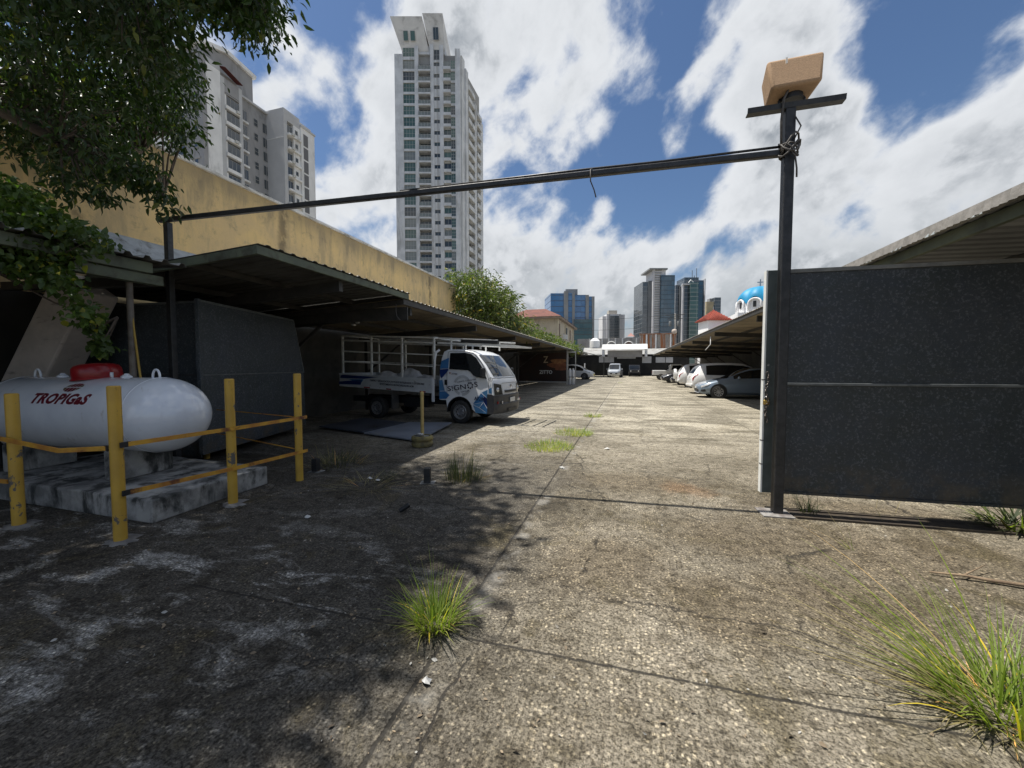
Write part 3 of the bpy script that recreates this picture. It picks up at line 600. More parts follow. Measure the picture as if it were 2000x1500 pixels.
# ------------------------------------------------------------------ gas tank, pad, railing
def pad():
    m = MB(); m.add([(-7.6, 2.62, 0), (-4.45, 2.63, 0), (-4.52, 3.98, 0), (-7.6, 4.1, 0), (-7.6, 2.62, .235), (-4.45, 2.63, .235), (-4.52, 3.98, .235), (-7.6, 4.1, .235)],
                    [(3, 2, 1, 0), (4, 5, 6, 7), (0, 1, 5, 4), (1, 2, 6, 5), (2, 3, 7, 6), (3, 0, 4, 7)])
    tag(m.build('concrete_pad', M_pad, bevel=.015), 'stained low concrete pad carrying the white gas tank', 'concrete pad')
pad()
def gas_tank():
    t = thing('gas_tank', 'white horizontal gas tank with a red dome cover behind the yellow railing', 'gas tank', (-6.38, 3.2, .975), R(4))
    rad, hl, hd = .44, 1.60, .50; prof = []
    for i in range(15):
        a = math.pi/2*i/14; prof.append((max(rad*math.sin(a), .002), -hl+hd-hd*math.cos(a)))
    prof += [(rad, -.6), (rad, 0), (rad, .6)]
    for i in range(15):
        a = math.pi/2*(1-i/14); prof.append((max(rad*math.sin(a), .002), hl-hd+hd*math.cos(a)))
    MB().lathe(prof, 64, axis='x').build('shell', M_tank, t, smooth=True)
    for x in (-hl+hd, hl-hd):
        MB().lathe([(rad-.01, x-.014), (rad+.0035, x-.006), (rad+.0035, x+.006), (rad-.01, x+.014)], 64, axis='x', cap=False).build('weld_seam', M_tank, t, smooth=True)
    d = thing2('dome_cover', t, (.10, 0, rad-.035), (0, R(-5), R(10)))
    MB().lathe([(.215, .0), (.225, .02), (.228, .09), (.222, .14), (.20, .175), (.15, .195), (.07, .203), (.005, .204)], 40).build('cover', M_red, d, smooth=50)
    MB().lathe([(.238, .0), (.242, .006), (.242, .014), (.228, .02)], 40, cap=False).build('rim', M_red, d, smooth=True)
    for x in (-.94, 1.02):
        pts = [(x+.055*math.cos(math.pi*i/10), 0, rad-.02+.115*math.sin(math.pi*i/10)**.8) for i in range(11)]
        MB().tube(pts, .013, 8).build('lifting_lug', M_tank, t, smooth=True)
    for x in (-.50, .56):
        MB().lathe([(.055, rad-.03), (.055, rad+.012), (.03, rad+.03), (.02, rad+.045)], 16, c=(x, 0, 0)).build('valve_boss', M_tank, t, smooth=40)
    MB().tube([(.32, .0, rad-.02), (.32, 0, rad+.06)], .018, 8).build('vent_stub', M_tank, t, smooth=True)
    for x in (-.95, .62):
        pts = [(x-.08+.16*i/8, -.22+.0*i, -rad+.06-.11*math.sin(math.pi*i/8)) for i in range(9)]
        MB().tube(pts, .011, 8).build('underside_lug', M_tank, t, smooth=True)
    for x in (-.95, .72):
        s = MB(); s.prism([(-.30, -.735), (.30, -.735), (.30, -.40), (.24, -.368), (.12, -.425), (-.12, -.425), (-.24, -.368), (-.30, -.40)], x-.10, x+.10, 'x')
        s.build('saddle', M_pad, t, bevel=.01)
    # lettering wrapped on the shell
    def wrap(me, xc, s0, name, mat, k=1.0):
        import bmesh
        bm = bmesh.new(); bm.from_mesh(me); bmesh.ops.triangulate(bm, faces=bm.faces); bmesh.ops.subdivide_edges(bm, edges=bm.edges, cuts=4, use_grid_fill=True); bm.to_mesh(me); bm.free()
        for v in me.vertices:
            x, s, z = v.co.x*k, v.co.y*k, v.co.z; a = (s+s0)/rad; r_ = rad+.0015+z
            v.co = (xc+x, -r_*math.cos(a), r_*math.sin(a))
        me.materials.clear(); me.materials.append(mat)
        o = bpy.data.objects.new(name, me); col.objects.link(o); o.parent = t
    me = text_mesh('TROPIGaS', .17, bold=.0075, shear=.30, ext=.001, spacing=1.10)
    xs = [v.co.x for v in me.vertices]; k = .88/(max(xs)-min(xs))
    for v in me.vertices: v.co.y *= 1.0/k
    wrap(me, .13, .205, 'lettering', M_logo, k)
    # globe emblem: an ellipse with bars left open between its bands
    mb = MB(); 
    def cell(x0, x1, y0, y1, mi):
        n = 8; A, B = .128, .068; P = []
        def lim(x): return B*math.sqrt(max(0, 1-(x/A)**2))
        top = []; bot = []
        for i in range(n+1):
            x = x0+(x1-x0)*i/n; l = lim(x); top.append((x, min(y1, l))); bot.append((x, max(y0, -l)))
        for i in range(n):
            if top[i][1]-bot[i][1] < .001 and top[i+1][1]-bot[i+1][1] < .001: continue
            q = [bot[i], bot[i+1], top[i+1], top[i]]; mb.add([(p_[0]+p_[1]*.28, p_[1], .0) for p_ in q], [(0, 1, 2, 3)], mi)
    for j, (x0, x1) in enumerate(((-.127, -.080), (-.070, -.028), (-.020, .024), (.032, .074), (.084, .127))):
        for y0, y1 in ((-.068, -.006), (.006, .068)): cell(x0, x1, y0, y1, 1 if j in (0, 4) else 0)
    me = mb.mesh('emblem', [M_logo, M_olive], fix=False)
    for v in me.vertices:
        x, s, z = v.co; a = (s+.37)/rad; v.co = (.20+x, -(rad+.002)*math.cos(a), (rad+.002)*math.sin(a))
    o = bpy.data.objects.new('emblem', me); col.objects.link(o); o.parent = t
def thing2(name, parent, loc, rot=(0, 0, 0)):
    """an empty used as a part that itself carries sub-parts"""
    o = bpy.data.objects.new(name, None); col.objects.link(o); o.parent = parent; o.location = loc; o.rotation_euler = rot; o.empty_display_size = .1; return o
gas_tank()
def railing():
    t = thing('guard_railing', 'chipped yellow pipe bollards joined by rusty bars around the gas tank', 'railing', (-4.5, 3, 0))
    o = Vector((-4.5, 3, 0))
    posts = [(-5.63, 2.23, 1.29), (-4.27, 2.28, 1.38), (-4.22, 3.27, 1.41), (-4.25, 4.23, 1.45), (-6.75, 4.80, 1.10)]
    for i, (x, y, h) in enumerate(posts):
        r_ = .047
        MB().lathe([(r_, -.02), (r_, h-.008), (r_-.008, h), (.003, h+.001)], 24, c=(x-o.x, y-o.y, 0)).build('bollard', M_bollard, t, smooth=40)
        if i < 3:
            rng = random.Random(i); n = 18
            pr = [(.09+.07*rng.random()+(.07 if 3 < k < 8 else 0)) for k in range(n)]
            m = MB(); m.add([(x-o.x+math.cos(6.283*k/n)*pr[k], y-o.y+math.sin(6.283*k/n)*pr[k]*.8, .004) for k in range(n)]+[(x-o.x+math.cos(6.283*k/n)*pr[k]*.6, y-o.y+math.sin(6.283*k/n)*pr[k]*.5, .022) for k in range(n)],
                            [(k, (k+1) % n, n+(k+1) % n, n+k) for k in range(n)]+[tuple(range(n, 2*n))]); m.build('footing', pmat('footing_mortar', (.22, .21, .195), (.12, .115, .11), 9, .9, bump=.4), t, smooth=50)
    def rail(pts, w=.012, h=.04):
        m = MB()
        for a, b in zip(pts, pts[1:]): m.bar(Vector(a)-o, Vector(b)-o, w, h)
        m.build('rail', M_rusty, t)
    for z, z2 in ((.865, .86), (.44, .40)):
        rail([(-4.20, 2.31, z), (-4.15, 3.27, (z+z2)/2), (-4.175, 4.30, z2)])
    rail([(-7.2, 2.10, .90), (-5.63, 2.155, .865), (-4.83, 2.17, .80), (-4.34, 2.25, .835)])
    rail([(-7.2, 2.14, .44), (-5.70, 2.20, .44)])
    rail([(-4.31, 4.25, .86), (-6.69, 4.80, .84)], .006, .012); rail([(-4.31, 4.25, .42), (-6.69, 4.80, .46)], .006, .012)
    for x, y, z in ((-4.20, 2.305, .865), (-4.20, 2.305, .44), (-4.34, 2.25, .835)):
        MB().obox((x-o.x, y-o.y, z), (.016, .075, .046), (0, 0, R(4) if x > -4.3 else R(75))).build('rail_bracket', M_dark, t)
railing()
# ------------------------------------------------------------------ vehicles
def wheel(parent, x, y, r, rim, spokes=8, w=.2, side=-1, hub=M_rim, steel=False):
    """wheel whose outer face looks along side*y"""
    W = thing2('wheel', parent, (x, y, r))
    MB().lathe([(rim, -w/2), (r-.03, -w/2), (r-.005, -w/2+.02), (r, -w/2+.05), (r, w/2-.05), (r-.005, w/2-.02), (r-.03, w/2), (rim, w/2), (rim-.01, w/2-.03), (rim-.01, -w/2+.03)], 36, axis='y', cap=False).build('tyre', M_rubber, W, smooth=40)
    m = MB(); yo = side*w/2
    if steel:
        m.lathe([(rim, yo), (rim-.012, yo+side*.004), (rim-.02, yo-side*.045), (rim*.72, yo-side*.05), (rim*.62, yo-side*.015), (rim*.42, yo-side*.005), (rim*.38, yo-side*.03), (.03, yo-side*.03), (.004, yo-side*.03)], 32, axis='y', cap=False)
        for k in range(8):
            a = 2*math.pi*k/8; m.obox((math.cos(a)*rim*.52, yo-side*.004, math.sin(a)*rim*.52), (.022, .012, .022), (0, 0, 0), 1)
    else:
        m.lathe([(rim, yo), (rim-.02, yo-side*.002), (rim-.03, yo-side*.05)], 32, axis='y', cap=False)
        m.lathe([(rim-.03, yo-side*.055), (.01, yo-side*.055)], 32, axis='y', cap=False, mi=1)
        m.lathe([(.055, yo-side*.02), (.05, yo-side*.006), (.004, yo-side*.004)], 16, axis='y', cap=False)
        for k in range(spokes):
            a = 2*math.pi*k/spokes+.2; c, s = math.cos(a), math.sin(a)
            m.bar((c*.04, yo-side*.018, s*.04), (c*(rim-.015), yo-side*.012, s*(rim-.015)), .034, .02, up=(0, 1, 0))
    m.build('rim', [hub, M_dark], W, smooth=40); return W

def car(name, label, loc, rz, paint, st, W, group=None, wheels=((.78, .31), (3.4, .31)), glass_x=(1.0, 3.6), ws=None, rw=None, nose_light=True, spokes=9, cat='car', zb=.19, detail=True, tailcol=None):
    """st: stations (x from nose, bottom z, shoulder z, top z, half width share, roof half-width share); nose looks along -x"""
    t = thing(name, label, cat, loc, rz, group); hw = W/2
    ring = []
    for x, zbm, zs, zt, fwid, frf in st:
        w_ = hw*fwid; wr = hw*frf
        ring.append([(x, 0, zbm), (x, w_*.86, zbm), (x, w_*.985, zbm+.10), (x, w_, zbm+(zs-zbm)*.55), (x, w_*.985, zs-.04), (x, w_*.955, zs), (x, (w_*.955*.15+wr*.85), zs+(zt-zs)*.80), (x, wr*.93, zs+(zt-zs)*.95), (x, wr*.62, zt-.006), (x, 0, zt)])
    n = len(ring[0]); body = MB(); gl = {'side_window': [], 'windscreen': [], 'rear_window': []}
    for sgn in (1, -1):
        V = [(p[0], p[1]*sgn, p[2]) for rg in ring for p in rg]; fs = []
        for i in range(len(ring)-1):
            xm = (ring[i][0][0]+ring[i+1][0][0])/2
            for j in range(n-1):
                q = (i*n+j, (i+1)*n+j, (i+1)*n+j+1, i*n+j+1); key = None
                if j == 5 and glass_x[0] < xm < glass_x[1]: key = 'side_window'
                if j in (7, 8) and ws and ws[0] < xm < ws[1]: key = 'windscreen'
                if j in (7, 8) and rw and rw[0] < xm < rw[1]: key = 'rear_window'
                fs.append(q)
                if key: gl[key].append(([V[k] for k in q], sgn))
        body.add(V, fs)
        
    for e, idx in ((ring[0], 0), (ring[-1], -1)):
        poly = [(p[0], p[1], p[2]) for p in e]+[(p[0], -p[1], p[2]) for p in e[::-1]]
        body.add(poly, [tuple(range(len(poly)))])
    import bmesh
    me = body.mesh('body', paint, fix=False); bm = bmesh.new(); bm.from_mesh(me); bmesh.ops.remove_doubles(bm, verts=bm.verts, dist=.0005); bmesh.ops.recalc_face_normals(bm, faces=bm.faces); bm.to_mesh(me); bm.free()
    me.shade_smooth(); me.set_sharp_from_angle(angle=R(38))
    o = bpy.data.objects.new('body', me); col.objects.link(o); o.parent = t
    for k, qs in gl.items():
        if not qs: continue
        groups = (1, -1) if k == 'side_window' else (0,)
        for gsg in groups:
            m = MB()
            for q, sg in qs:
                if gsg and sg != gsg: continue
                c = sum((Vector(p) for p in q), Vector())/4; nr = (Vector(q[1])-Vector(q[0])).cross(Vector(q[3])-Vector(q[0])); 
                if nr.length < 1e-7: continue
                nr.normalize(); 
                if nr.dot(c-Vector((c.x, 0, .6))) < 0: nr = -nr
                sh = .93
                m.add([Vector(p)+nr*.005 for p in q], [(0, 1, 2, 3)])
            if m.f: 
                me2 = m.mesh(k, M_glass, fix=False); bm = bmesh.new(); bm.from_mesh(me2); bmesh.ops.remove_doubles(bm, verts=bm.verts, dist=.003); bmesh.ops.recalc_face_normals(bm, faces=bm.faces); bm.to_mesh(me2); bm.free(); me2.shade_smooth(); me2.set_sharp_from_angle(angle=R(38))
                o = bpy.data.objects.new(k, me2); col.objects.link(o); o.parent = t
    for x, r_ in wheels:
        for sg in (1, -1):
            a = MB(); a.lathe([(r_+.065, hw*.99), (r_+.065, hw*1.004), (r_*.5, hw*1.006), (.01, hw*1.006)], 28, c=(x, 0, r_+.01), axis='y', cap=False)
            if sg < 0: a.v = [(p[0], -p[1], p[2]) for p in a.v]
            a.build('wheel_arch', M_dark, t, smooth=40)
            wheel(t, x, sg*(hw-.085), r_, r_*.68, spokes, .2, sg)
    return t, ring
def skin(ring, xa, ja, xb, jb, sgn, off=.006):
    """points on the car skin between stations (fractional index) and ring positions"""
    def at(i, j):
        i0 = min(int(i), len(ring)-2); j0 = min(int(j), len(ring[0])-2); fi, fj = i-i0, j-j0
        a = Vector(ring[i0][j0]).lerp(Vector(ring[i0][j0+1]), fj); b = Vector(ring[i0+1][j0]).lerp(Vector(ring[i0+1][j0+1]), fj)
        p = a.lerp(b, fi); c = Vector((ring[len(ring)//2][0][0], 0, .55)); d = (p-c); d.x *= .35; d.normalize(); p = p+d*off; return Vector((p.x, p.y*sgn, p.z))
    return at
def skin_patch(ring, parent, name, mat, quad, sgn, off=.006, k=4):
    at = skin(ring, 0, 0, 0, 0, sgn, off); (i0, j0), (i1, j1), (i2, j2), (i3, j3) = quad; V = []
    for a in range(k+1):
        for b in range(k+1):
            s, r_ = a/k, b/k
            i = (i0*(1-s)+i1*s)*(1-r_)+(i3*(1-s)+i2*s)*r_; j = (j0*(1-s)+j1*s)*(1-r_)+(j3*(1-s)+j2*s)*r_; V.append(at(i, j))
    m = MB(); m.add(V, [(a*(k+1)+b, (a+1)*(k+1)+b, (a+1)*(k+1)+b+1, a*(k+1)+b+1) for a in range(k) for b in range(k)]); return m.build(name, mat, parent, smooth=True)

P_blue = pmat('pale_blue_grey_paint', (.24, .30, .37), (.21, .265, .33), 1, .22, .25, coat=.6)
P_white = pmat('white_car_paint', (.80, .80, .79), (.76, .76, .75), 1, .22, coat=.5)
P_black = pmat('dark_car_paint', (.016, .017, .02), (.022, .023, .026), 1, .2, coat=.6)
P_silver = pmat('silver_car_paint', (.52, .54, .56), (.46, .48, .5), 1, .25, .5, coat=.5)
M_lamp = pmat('clear_lamp', (.72, .72, .70), (.45, .45, .46), 18, .08, .2, coat=.6)
M_tail = pmat('red_lamp', (.35, .01, .015), (.22, .008, .01), 14, .12, coat=.6)
M_plate = pmat('plate_white', (.7, .7, .68), None, 5, .4)
M_lower = pmat('silver_strip', (.62, .65, .68), None, 5, .3, .4)
sedan_st = [(.00, .34, .50, .54, .55, .50), (.06, .24, .56, .62, .72, .62), (.22, .20, .64, .70, .90, .80), (.55, .19, .73, .80, .985, .84), (.95, .19, .84, .91, 1, .86), (1.22, .19, .90, .965, 1, .86),
            (1.50, .19, .94, 1.10, 1, .80), (1.85, .19, .955, 1.30, 1, .74), (2.2, .19, .96, 1.43, 1, .71), (2.6, .19, .97, 1.475, 1, .71), (3.1, .19, .975, 1.46, 1, .70), (3.55, .2, .98, 1.36, .99, .68), (3.95, .22, .98, 1.10, .95, .68), (4.28, .28, .94, 1.00, .86, .7), (4.36, .36, .80, .84, .8, .66)]
def blue_sedan():
    t, rg = car('parked_car', 'pale blue grey sedan parked nose to the lane, nearest car in the right row', (3.36, 21.62, 0), 0, P_blue, sedan_st, 1.70, 'cars parked under the right carport', wheels=((.86, .31), (3.41, .31)), glass_x=(1.4, 3.8), ws=(1.25, 2.15), rw=(3.5, 4.1), spokes=10)
    for s in (-1, 1):
        skin_patch(rg, t, 'headlight', M_lamp, [(1.25, 4.9), (3.0, 5.0), (2.7, 3.9), (1.5, 3.5)], s, .010)
        skin_patch(rg, t, 'fog_recess', M_dark, [(1.3, 2.8), (2.2, 2.9), (2.3, 2.2), (1.5, 1.9)], s, .010)
        MB().lathe([(.002, -.06), (.05, -.05), (.075, 0), (.06, .05), (.002, .06)], 14, axis='y').build('wing_mirror', P_blue, t, smooth=True, loc=(1.72, s*.90, .99))
        for x in (2.62, ): MB().obox((x, s*.85, .83), (.17, .03, .03), (0, 0, 0)).build('door_handle', P_blue, t, bevel=.01)
    MB().box(-.012, .05, -.5, .5, .30, .44).build('grille', M_dark, t, bevel=.01); MB().box(-.02, .06, -.55, .55, .235, .262).build('bumper_strip', M_lower, t, bevel=.008)
    MB().box(-.022, .0, -.16, .16, .45, .53).build('number_plate', M_plate, t)
blue_sedan()
suv_st = [(.00, .45, .72, .80, .74, .68), (.05, .34, .88, .95, .86, .74), (.14, .30, 1.02, 1.14, .94, .72), (.30, .28, 1.05, 1.42, .98, .72), (.48, .26, 1.06, 1.62, 1, .74), (.75, .24, 1.06, 1.70, 1, .76), (1.3, .23, 1.05, 1.74, 1, .77), (2.0, .23, 1.04, 1.745, 1, .77), (2.6, .23, 1.02, 1.70, 1, .76), (3.0, .23, 1.0, 1.56, 1, .75), (3.4, .23, .99, 1.30, 1, .78), (3.7, .23, .97, 1.08, .99, .84), (4.2, .25, .88, .97, .93, .8), (4.5, .32, .68, .74, .8, .7)]
def white_suv(name, label, loc, rz, paint, group):
    t, rg = car(name, label, loc, rz, paint, suv_st, 1.82, group, wheels=((.92, .35), (3.55, .35)), glass_x=(.62, 3.45), ws=(2.7, 3.6), rw=(.1, .5), spokes=6)
    for s in (-1, 1):
        skin_patch(rg, t, 'tail_lamp', M_tail, [(1.0, 4.2), (3.3, 5.25), (3.0, 4.6), (1.2, 3.2)], s, .012)
        MB().lathe([(.002, -.06), (.06, -.05), (.09, 0), (.07, .05), (.002, .06)], 14, axis='y').build('wing_mirror', paint, t, smooth=True, loc=(3.1, s*.98, 1.08))
    MB().box(-.03, .10, -.8, .8, .40, .56).build('rear_bumper', paint, t, bevel=.04); MB().box(-.035, .06, -.7, .7, .32, .39).build('bumper_guard', M_dark, t, bevel=.01)
    MB().box(.02, .05, -.25, .25, .86, .98).build('number_plate', M_plate, t)
    return t
white_suv('parked_car', 'white sport utility car parked tail to the lane just behind the pale blue sedan', (3.42, 24.6, 0), R(2), P_white, 'cars parked under the right carport')
def spare_wheel_car():
    t = white_suv('parked_car', 'white off-road car with a covered spare wheel on its tail', (3.55, 31.4, 0), R(0), P_white, 'cars parked under the right carport')
    MB().lathe([(.35, -.18), (.37, -.15), (.37, -.02), (.30, .02)], 28, axis='x', c=(-.02, .1, .98)).build('spare_wheel_cover', P_white, t, smooth=40)
spare_wheel_car()
def small_dark(label, y, x):
    t, rg = car('parked_car', label, (x, y, 0), R(1), P_black, sedan_st, 1.7, 'cars parked under the right carport', wheels=((.86, .31), (3.41, .31)), glass_x=(1.4, 3.8), ws=(1.25, 2.15), rw=(3.5, 4.1))
    for s in (-1, 1): skin_patch(rg, t, 'headlight', M_lamp, [(1.25, 4.9), (3.0, 5.0), (2.7, 3.9), (1.5, 3.5)], s, .010)
    MB().box(-.022, .0, -.16, .16, .45, .53).build('number_plate', M_plate, t)
small_dark('black sedan parked beside the car with the spare wheel cover', 34.9, 3.5)
small_dark('black sedan parked next to the white pickup at the far end of the right row', 39.0, 3.05)
def white_pickup():
    t = thing('pickup_truck', 'white pickup backed out of the far end of the right carport', 'pickup', (2.75, 47.2, 0), R(0))
    MB().box(0, 1.6, -.85, .85, .55, 1.08).build('cargo_bed', P_white, t, bevel=.05)
    st = [(0, 1.0), (.12, 1.55), (.35, 1.74), (1.3, 1.76), (1.9, 1.25), (2.0, 1.08), (3.2, .98), (3.3, .5), (0, .5)]
    MB().prism([(x+1.62, z) for x, z in st], -.84, .84, 'y').build('cab', P_white, t, bevel=.06)
    MB().prism([(1.92, 1.15), (2.05, 1.62), (2.9, 1.64), (3.3, 1.2)], -.852, .852, 'y').build('side_window', M_glass, t); MB().box(1.60, 1.615, -.7, .7, 1.2, 1.62).build('rear_window', M_glass, t)
    MB().box(-.08, .06, -.8, .8, .42, .54).build('rear_bumper', M_dark, t, bevel=.02)
    for x in (.85, 4.1):
        for s in (-1, 1): wheel(t, x, s*.75, .35, .22, 6, .22, s)
    for s in (-1, 1): MB().box(-.012, .03, s*.7-.08, s*.7+.08, .75, 1.0).build('tail_lamp', M_tail, t)
white_pickup()
van_st = [(.00, .40, .72, .80, .72, .62), (.07, .28, .84, .92, .86, .74), (.3, .24, .95, 1.02, .95, .8), (.6, .23, 1.02, 1.12, .99, .8), (.95, .22, 1.06, 1.45, 1, .78), (1.3, .22, 1.08, 1.78, 1, .80), (1.6, .22, 1.08, 1.88, 1, .82), (2.4, .22, 1.08, 1.92, 1, .83), (3.9, .22, 1.08, 1.92, 1, .83), (4.5, .24, 1.06, 1.85, .97, .82), (4.62, .34, .9, 1.5, .94, .8)]
def silver_van():
    t, rg = car('parked_van', 'silver van facing the camera at the far end of the lane', (-1.75, 54.6, 0), R(86), P_silver, van_st, 1.75, None, wheels=((.85, .32), (3.5, .32)), glass_x=(1.2, 4.3), ws=(.62, 1.35), cat='van')
    for s in (-1, 1):
        skin_patch(rg, t, 'headlight', M_lamp, [(1.0, 5.0), (2.3, 5.0), (2.1, 3.8), (1.1, 3.6)], s, .012)
        MB().lathe([(.002, -.08), (.08, -.06), (.11, 0), (.08, .06), (.002, .08)], 12, axis='y').build('wing_mirror', P_silver, t, smooth=True, loc=(1.15, s*1.0, 1.12))
    MB().box(-.02, .1, -.5, .5, .45, .62).build('grille', M_dark, t, bevel=.02); MB().box(-.03, .0, -.2, .2, .50, .60).build('number_plate', M_plate, t)
silver_van()
def left_car():
    t, rg = car('parked_car', 'white car nosing out under the left carport past the advertising banner', (-3.75, 46.9, 0), R(180-4), P_white, suv_st[::-1] and [(4.5-a, b, c, d, e, f) for a, b, c, d, e, f in suv_st[::-1]], 1.82, None, wheels=((.95, .35), (3.58, .35)), glass_x=(1.05, 3.9), ws=(.9, 1.9))
    for s in (-1, 1): skin_patch(rg, t, 'headlight', M_lamp, [(1.0, 4.9), (2.3, 5.0), (2.1, 3.9), (1.1, 3.4)], s, .012)
    MB().box(-.05, .05, -.35, -.05, .42, .62).build('number_plate', pmat('yellow_plate', (.6, .5, .05), None, 5, .4), t)
left_car()
def dark_jeep():
    t = thing('parked_jeep', 'dark off-road car standing in the shadow below the far white awning', 'off-road car', (1.05, 60.5, 0), R(90))
    MB().prism([(0, .5), (0, 1.0), (1.3, 1.06), (1.5, 1.06), (1.75, 1.72), (3.6, 1.75), (3.75, 1.0), (3.75, .5)], -.8, .8, 'y').build('body', P_black, t, bevel=.05)
    MB().prism([(1.68, 1.12), (1.88, 1.62), (3.5, 1.64), (3.6, 1.12)], -.812, .812, 'y').build('side_window', M_glass, t)
    MB().obox((1.60, 0, 1.40), (.02, 1.35, .5), (0, R(22), 0)).build('windscreen', M_glass, t)
    for s in (-1, 1):
        MB().lathe([(.1, -.03), (.1, .0), (.01, .01)], 16, axis='x', c=(0, s*.55, .82)).build('headlight', M_lamp, t)
        for x in (.7, 3.0): wheel(t, x, s*.72, .36, .2, 6, .22, s)
    MB().box(-.1, .0, -.75, .75, .5, .64).build('front_bumper', M_dark, t, bevel=.02)
dark_jeep()

# ------------------------------------------------------------------ flatbed truck
TH = R(-6); TO = Vector((-4.243, 10.495, 0))
TX = np.array([math.cos(TH), math.sin(TH), 0]); TY = np.array([-math.sin(TH), math.cos(TH), 0])
def tside(u, v, y=-.83):
    """where a sighted point lies on the truck's near side, in truck space"""
    P = np.array(TO)+TY*y; d = ray(u, v); k = ((P-C0)@TY)/(d@TY); p = C0+d*k-np.array(TO); return float(p@TX), float(p[2])
def c5(x, y, yy=-.83): return tside(840+x/8.332, 660+y/8.332, yy)
def truck():
    t = thing('flatbed_truck', 'small white and blue flatbed truck with a stake rack parked under the left carport', 'truck', tuple(TO), TH)
    def hw(z): return .83 if z < 1.15 else .83-.105*((z-1.15)/.85)**1.2
    front = [(1.045, .80), (1.035, .93), (1.02, 1.10), (.965, 1.26), (.75, 1.58), (.50, 1.87)]
    out = [(-.62, .62), (-.62, 1.30), (-.59, 1.75), (-.52, 1.95), (-.40, 2.0), (.05, 1.985), (.32, 1.94)]+front[::-1]+[(1.02, .42), (.98, .32), (.50, .32)]
    arch = [(.40*math.cos(a)+.02, .33+.40*math.sin(a)) for a in [R(8+i*16.4) for i in range(11)]]
    out += [p for p in arch if p[0] > -.42][:]; out += [(-.41, .62)]
    S = [-1, -.985, -.93, -.8, -.5, 0, .5, .8, .93, .985, 1]
    def pos(x, z, s):
        b = max(0, min(1, (x-.2)/.6)); e = abs(s); fall = (1-e**2.6)
        rx = .12*b*fall; rz = .03*fall*(1 if z > 1.9 else 0)
        cx, cz = .2, 1.15; k = 0
        if e > .99: k = .022
        elif e > .98: k = .008
        return Vector((x+rx+(cx-x)*k, s*hw(z), z+rz+(cz-z)*k))
    n = len(out); V = [pos(x, z, s) for s in S for x, z in out]; m = MB()
    m.add(V, [(i*n+j, i*n+(j+1) % n, (i+1)*n+(j+1) % n, (i+1)*n+j) for i in range(len(S)-1) for j in range(n)]+[tuple(range(n))[::-1], tuple((len(S)-1)*n+j for j in range(n))])
    m.build('cab', M_truckw, t, smooth=32)
    def xf(z):
        for (xa, za), (xb, zb) in zip(front, front[1:]):
            if za <= z <= zb: return xa+(xb-xa)*(z-za)/(zb-za)
        return front[0][0]
    def fpatch(name, mat, pts, off=.012, k=6, parent=None):
        """patch on the cab's front: four corners (s,z)"""
        (s0, z0), (s1, z1), (s2, z2), (s3, z3) = pts; V = []
        for a in range(k+1):
            for b in range(k+1):
                p_, q = a/k, b/k; s = (s0*(1-p_)+s1*p_)*(1-q)+(s3*(1-p_)+s2*p_)*q; z = (z0*(1-p_)+z1*p_)*(1-q)+(z3*(1-p_)+z2*p_)*q
                v = pos(xf(z), z, s); nrm = Vector((1, s*abs(s)**2*.9, .35 if z > 1.24 else .05)).normalized(); V.append(v+nrm*off)
        mm = MB(); mm.add(V, [(a*(k+1)+b, (a+1)*(k+1)+b, (a+1)*(k+1)+b+1, a*(k+1)+b+1) for a in range(k) for b in range(k)]); return mm.build(name, mat, parent or t, smooth=True)
    fpatch('windscreen', glassmat('windscreen_glass', (.03, .035, .04), .03), [(-.90, 1.28), (.90, 1.28), (.93, 1.845), (-.93, 1.845)], .012, 10)
    for s in (-1, 1):
        h = fpatch('headlight', pmat('smoked_lamp', (.05, .05, .045), (.10, .10, .09), 9, .06, coat=.6), [(s*.985, .80), (s*.60, .80), (s*.66, 1.06), (s*.985, 1.10)], .014)
        v = pos(xf(.92), .92, s*.83); MB().lathe([(.002, .055), (.05, .045), (.072, .0), (.072, -.02)], 18, axis='x', cap=False).build('lamp_bulb', M_lamp, h, smooth=True, loc=(v.x-.02, v.y, .93))
        v = pos(.99, 1.3, s*1.0)
    fpatch('grille', M_dark, [(-.48, .845), (.48, .845), (.50, .905), (-.50, .905)], .016)
    fpatch('panel_seam', M_dark, [(-.97, 1.228), (.97, 1.228), (.97, 1.240), (-.97, 1.240)], .008, 8); fpatch('panel_seam', M_dark, [(-.56, .825), (.56, .825), (.56, .832), (-.56, .832)], .010, 6)
    for s in (-1, 1): fpatch('panel_seam', M_dark, [(s*.585, .825), (s*.578, .825), (s*.60, 1.10), (s*.607, 1.10)], .010, 6)
    fpatch('panel_seam', M_dark, [(-.60, 1.095), (.60, 1.095), (.60, 1.102), (-.60, 1.102)], .010, 8)
    e = MB(); e.lathe([(.055, 0), (.055, .008), (.001, .010)], 24, axis='x'); e.v = [(p[0]+1.165, p[1], p[2]*.6+1.02) for p in e.v]; e.build('emblem', pmat('dark_chrome', (.3, .3, .32), None, 5, .2, .9), t, smooth=40)
    # bumper
    bo = [(.86, .30), (1.04, .30), (1.085, .38), (1.085, .55), (1.06, .58), (1.075, .62), (1.07, .78), (1.0, .815), (.86, .815)]
    V = []; nb = len(bo)
    for s in S:
        for x, z in bo:
            e_ = abs(s); b = max(0, min(1, (x-.8)/.2)); V.append((x+.13*b*(1-e_**2.6)-.03*b*(e_ > .95), s*.848, z))
    m = MB(); m.add(V, [(i*nb+j, i*nb+(j+1) % nb, (i+1)*nb+(j+1) % nb, (i+1)*nb+j) for i in range(len(S)-1) for j in range(nb)]+[tuple(range(nb))[::-1], tuple((len(S)-1)*nb+j for j in range(nb))])
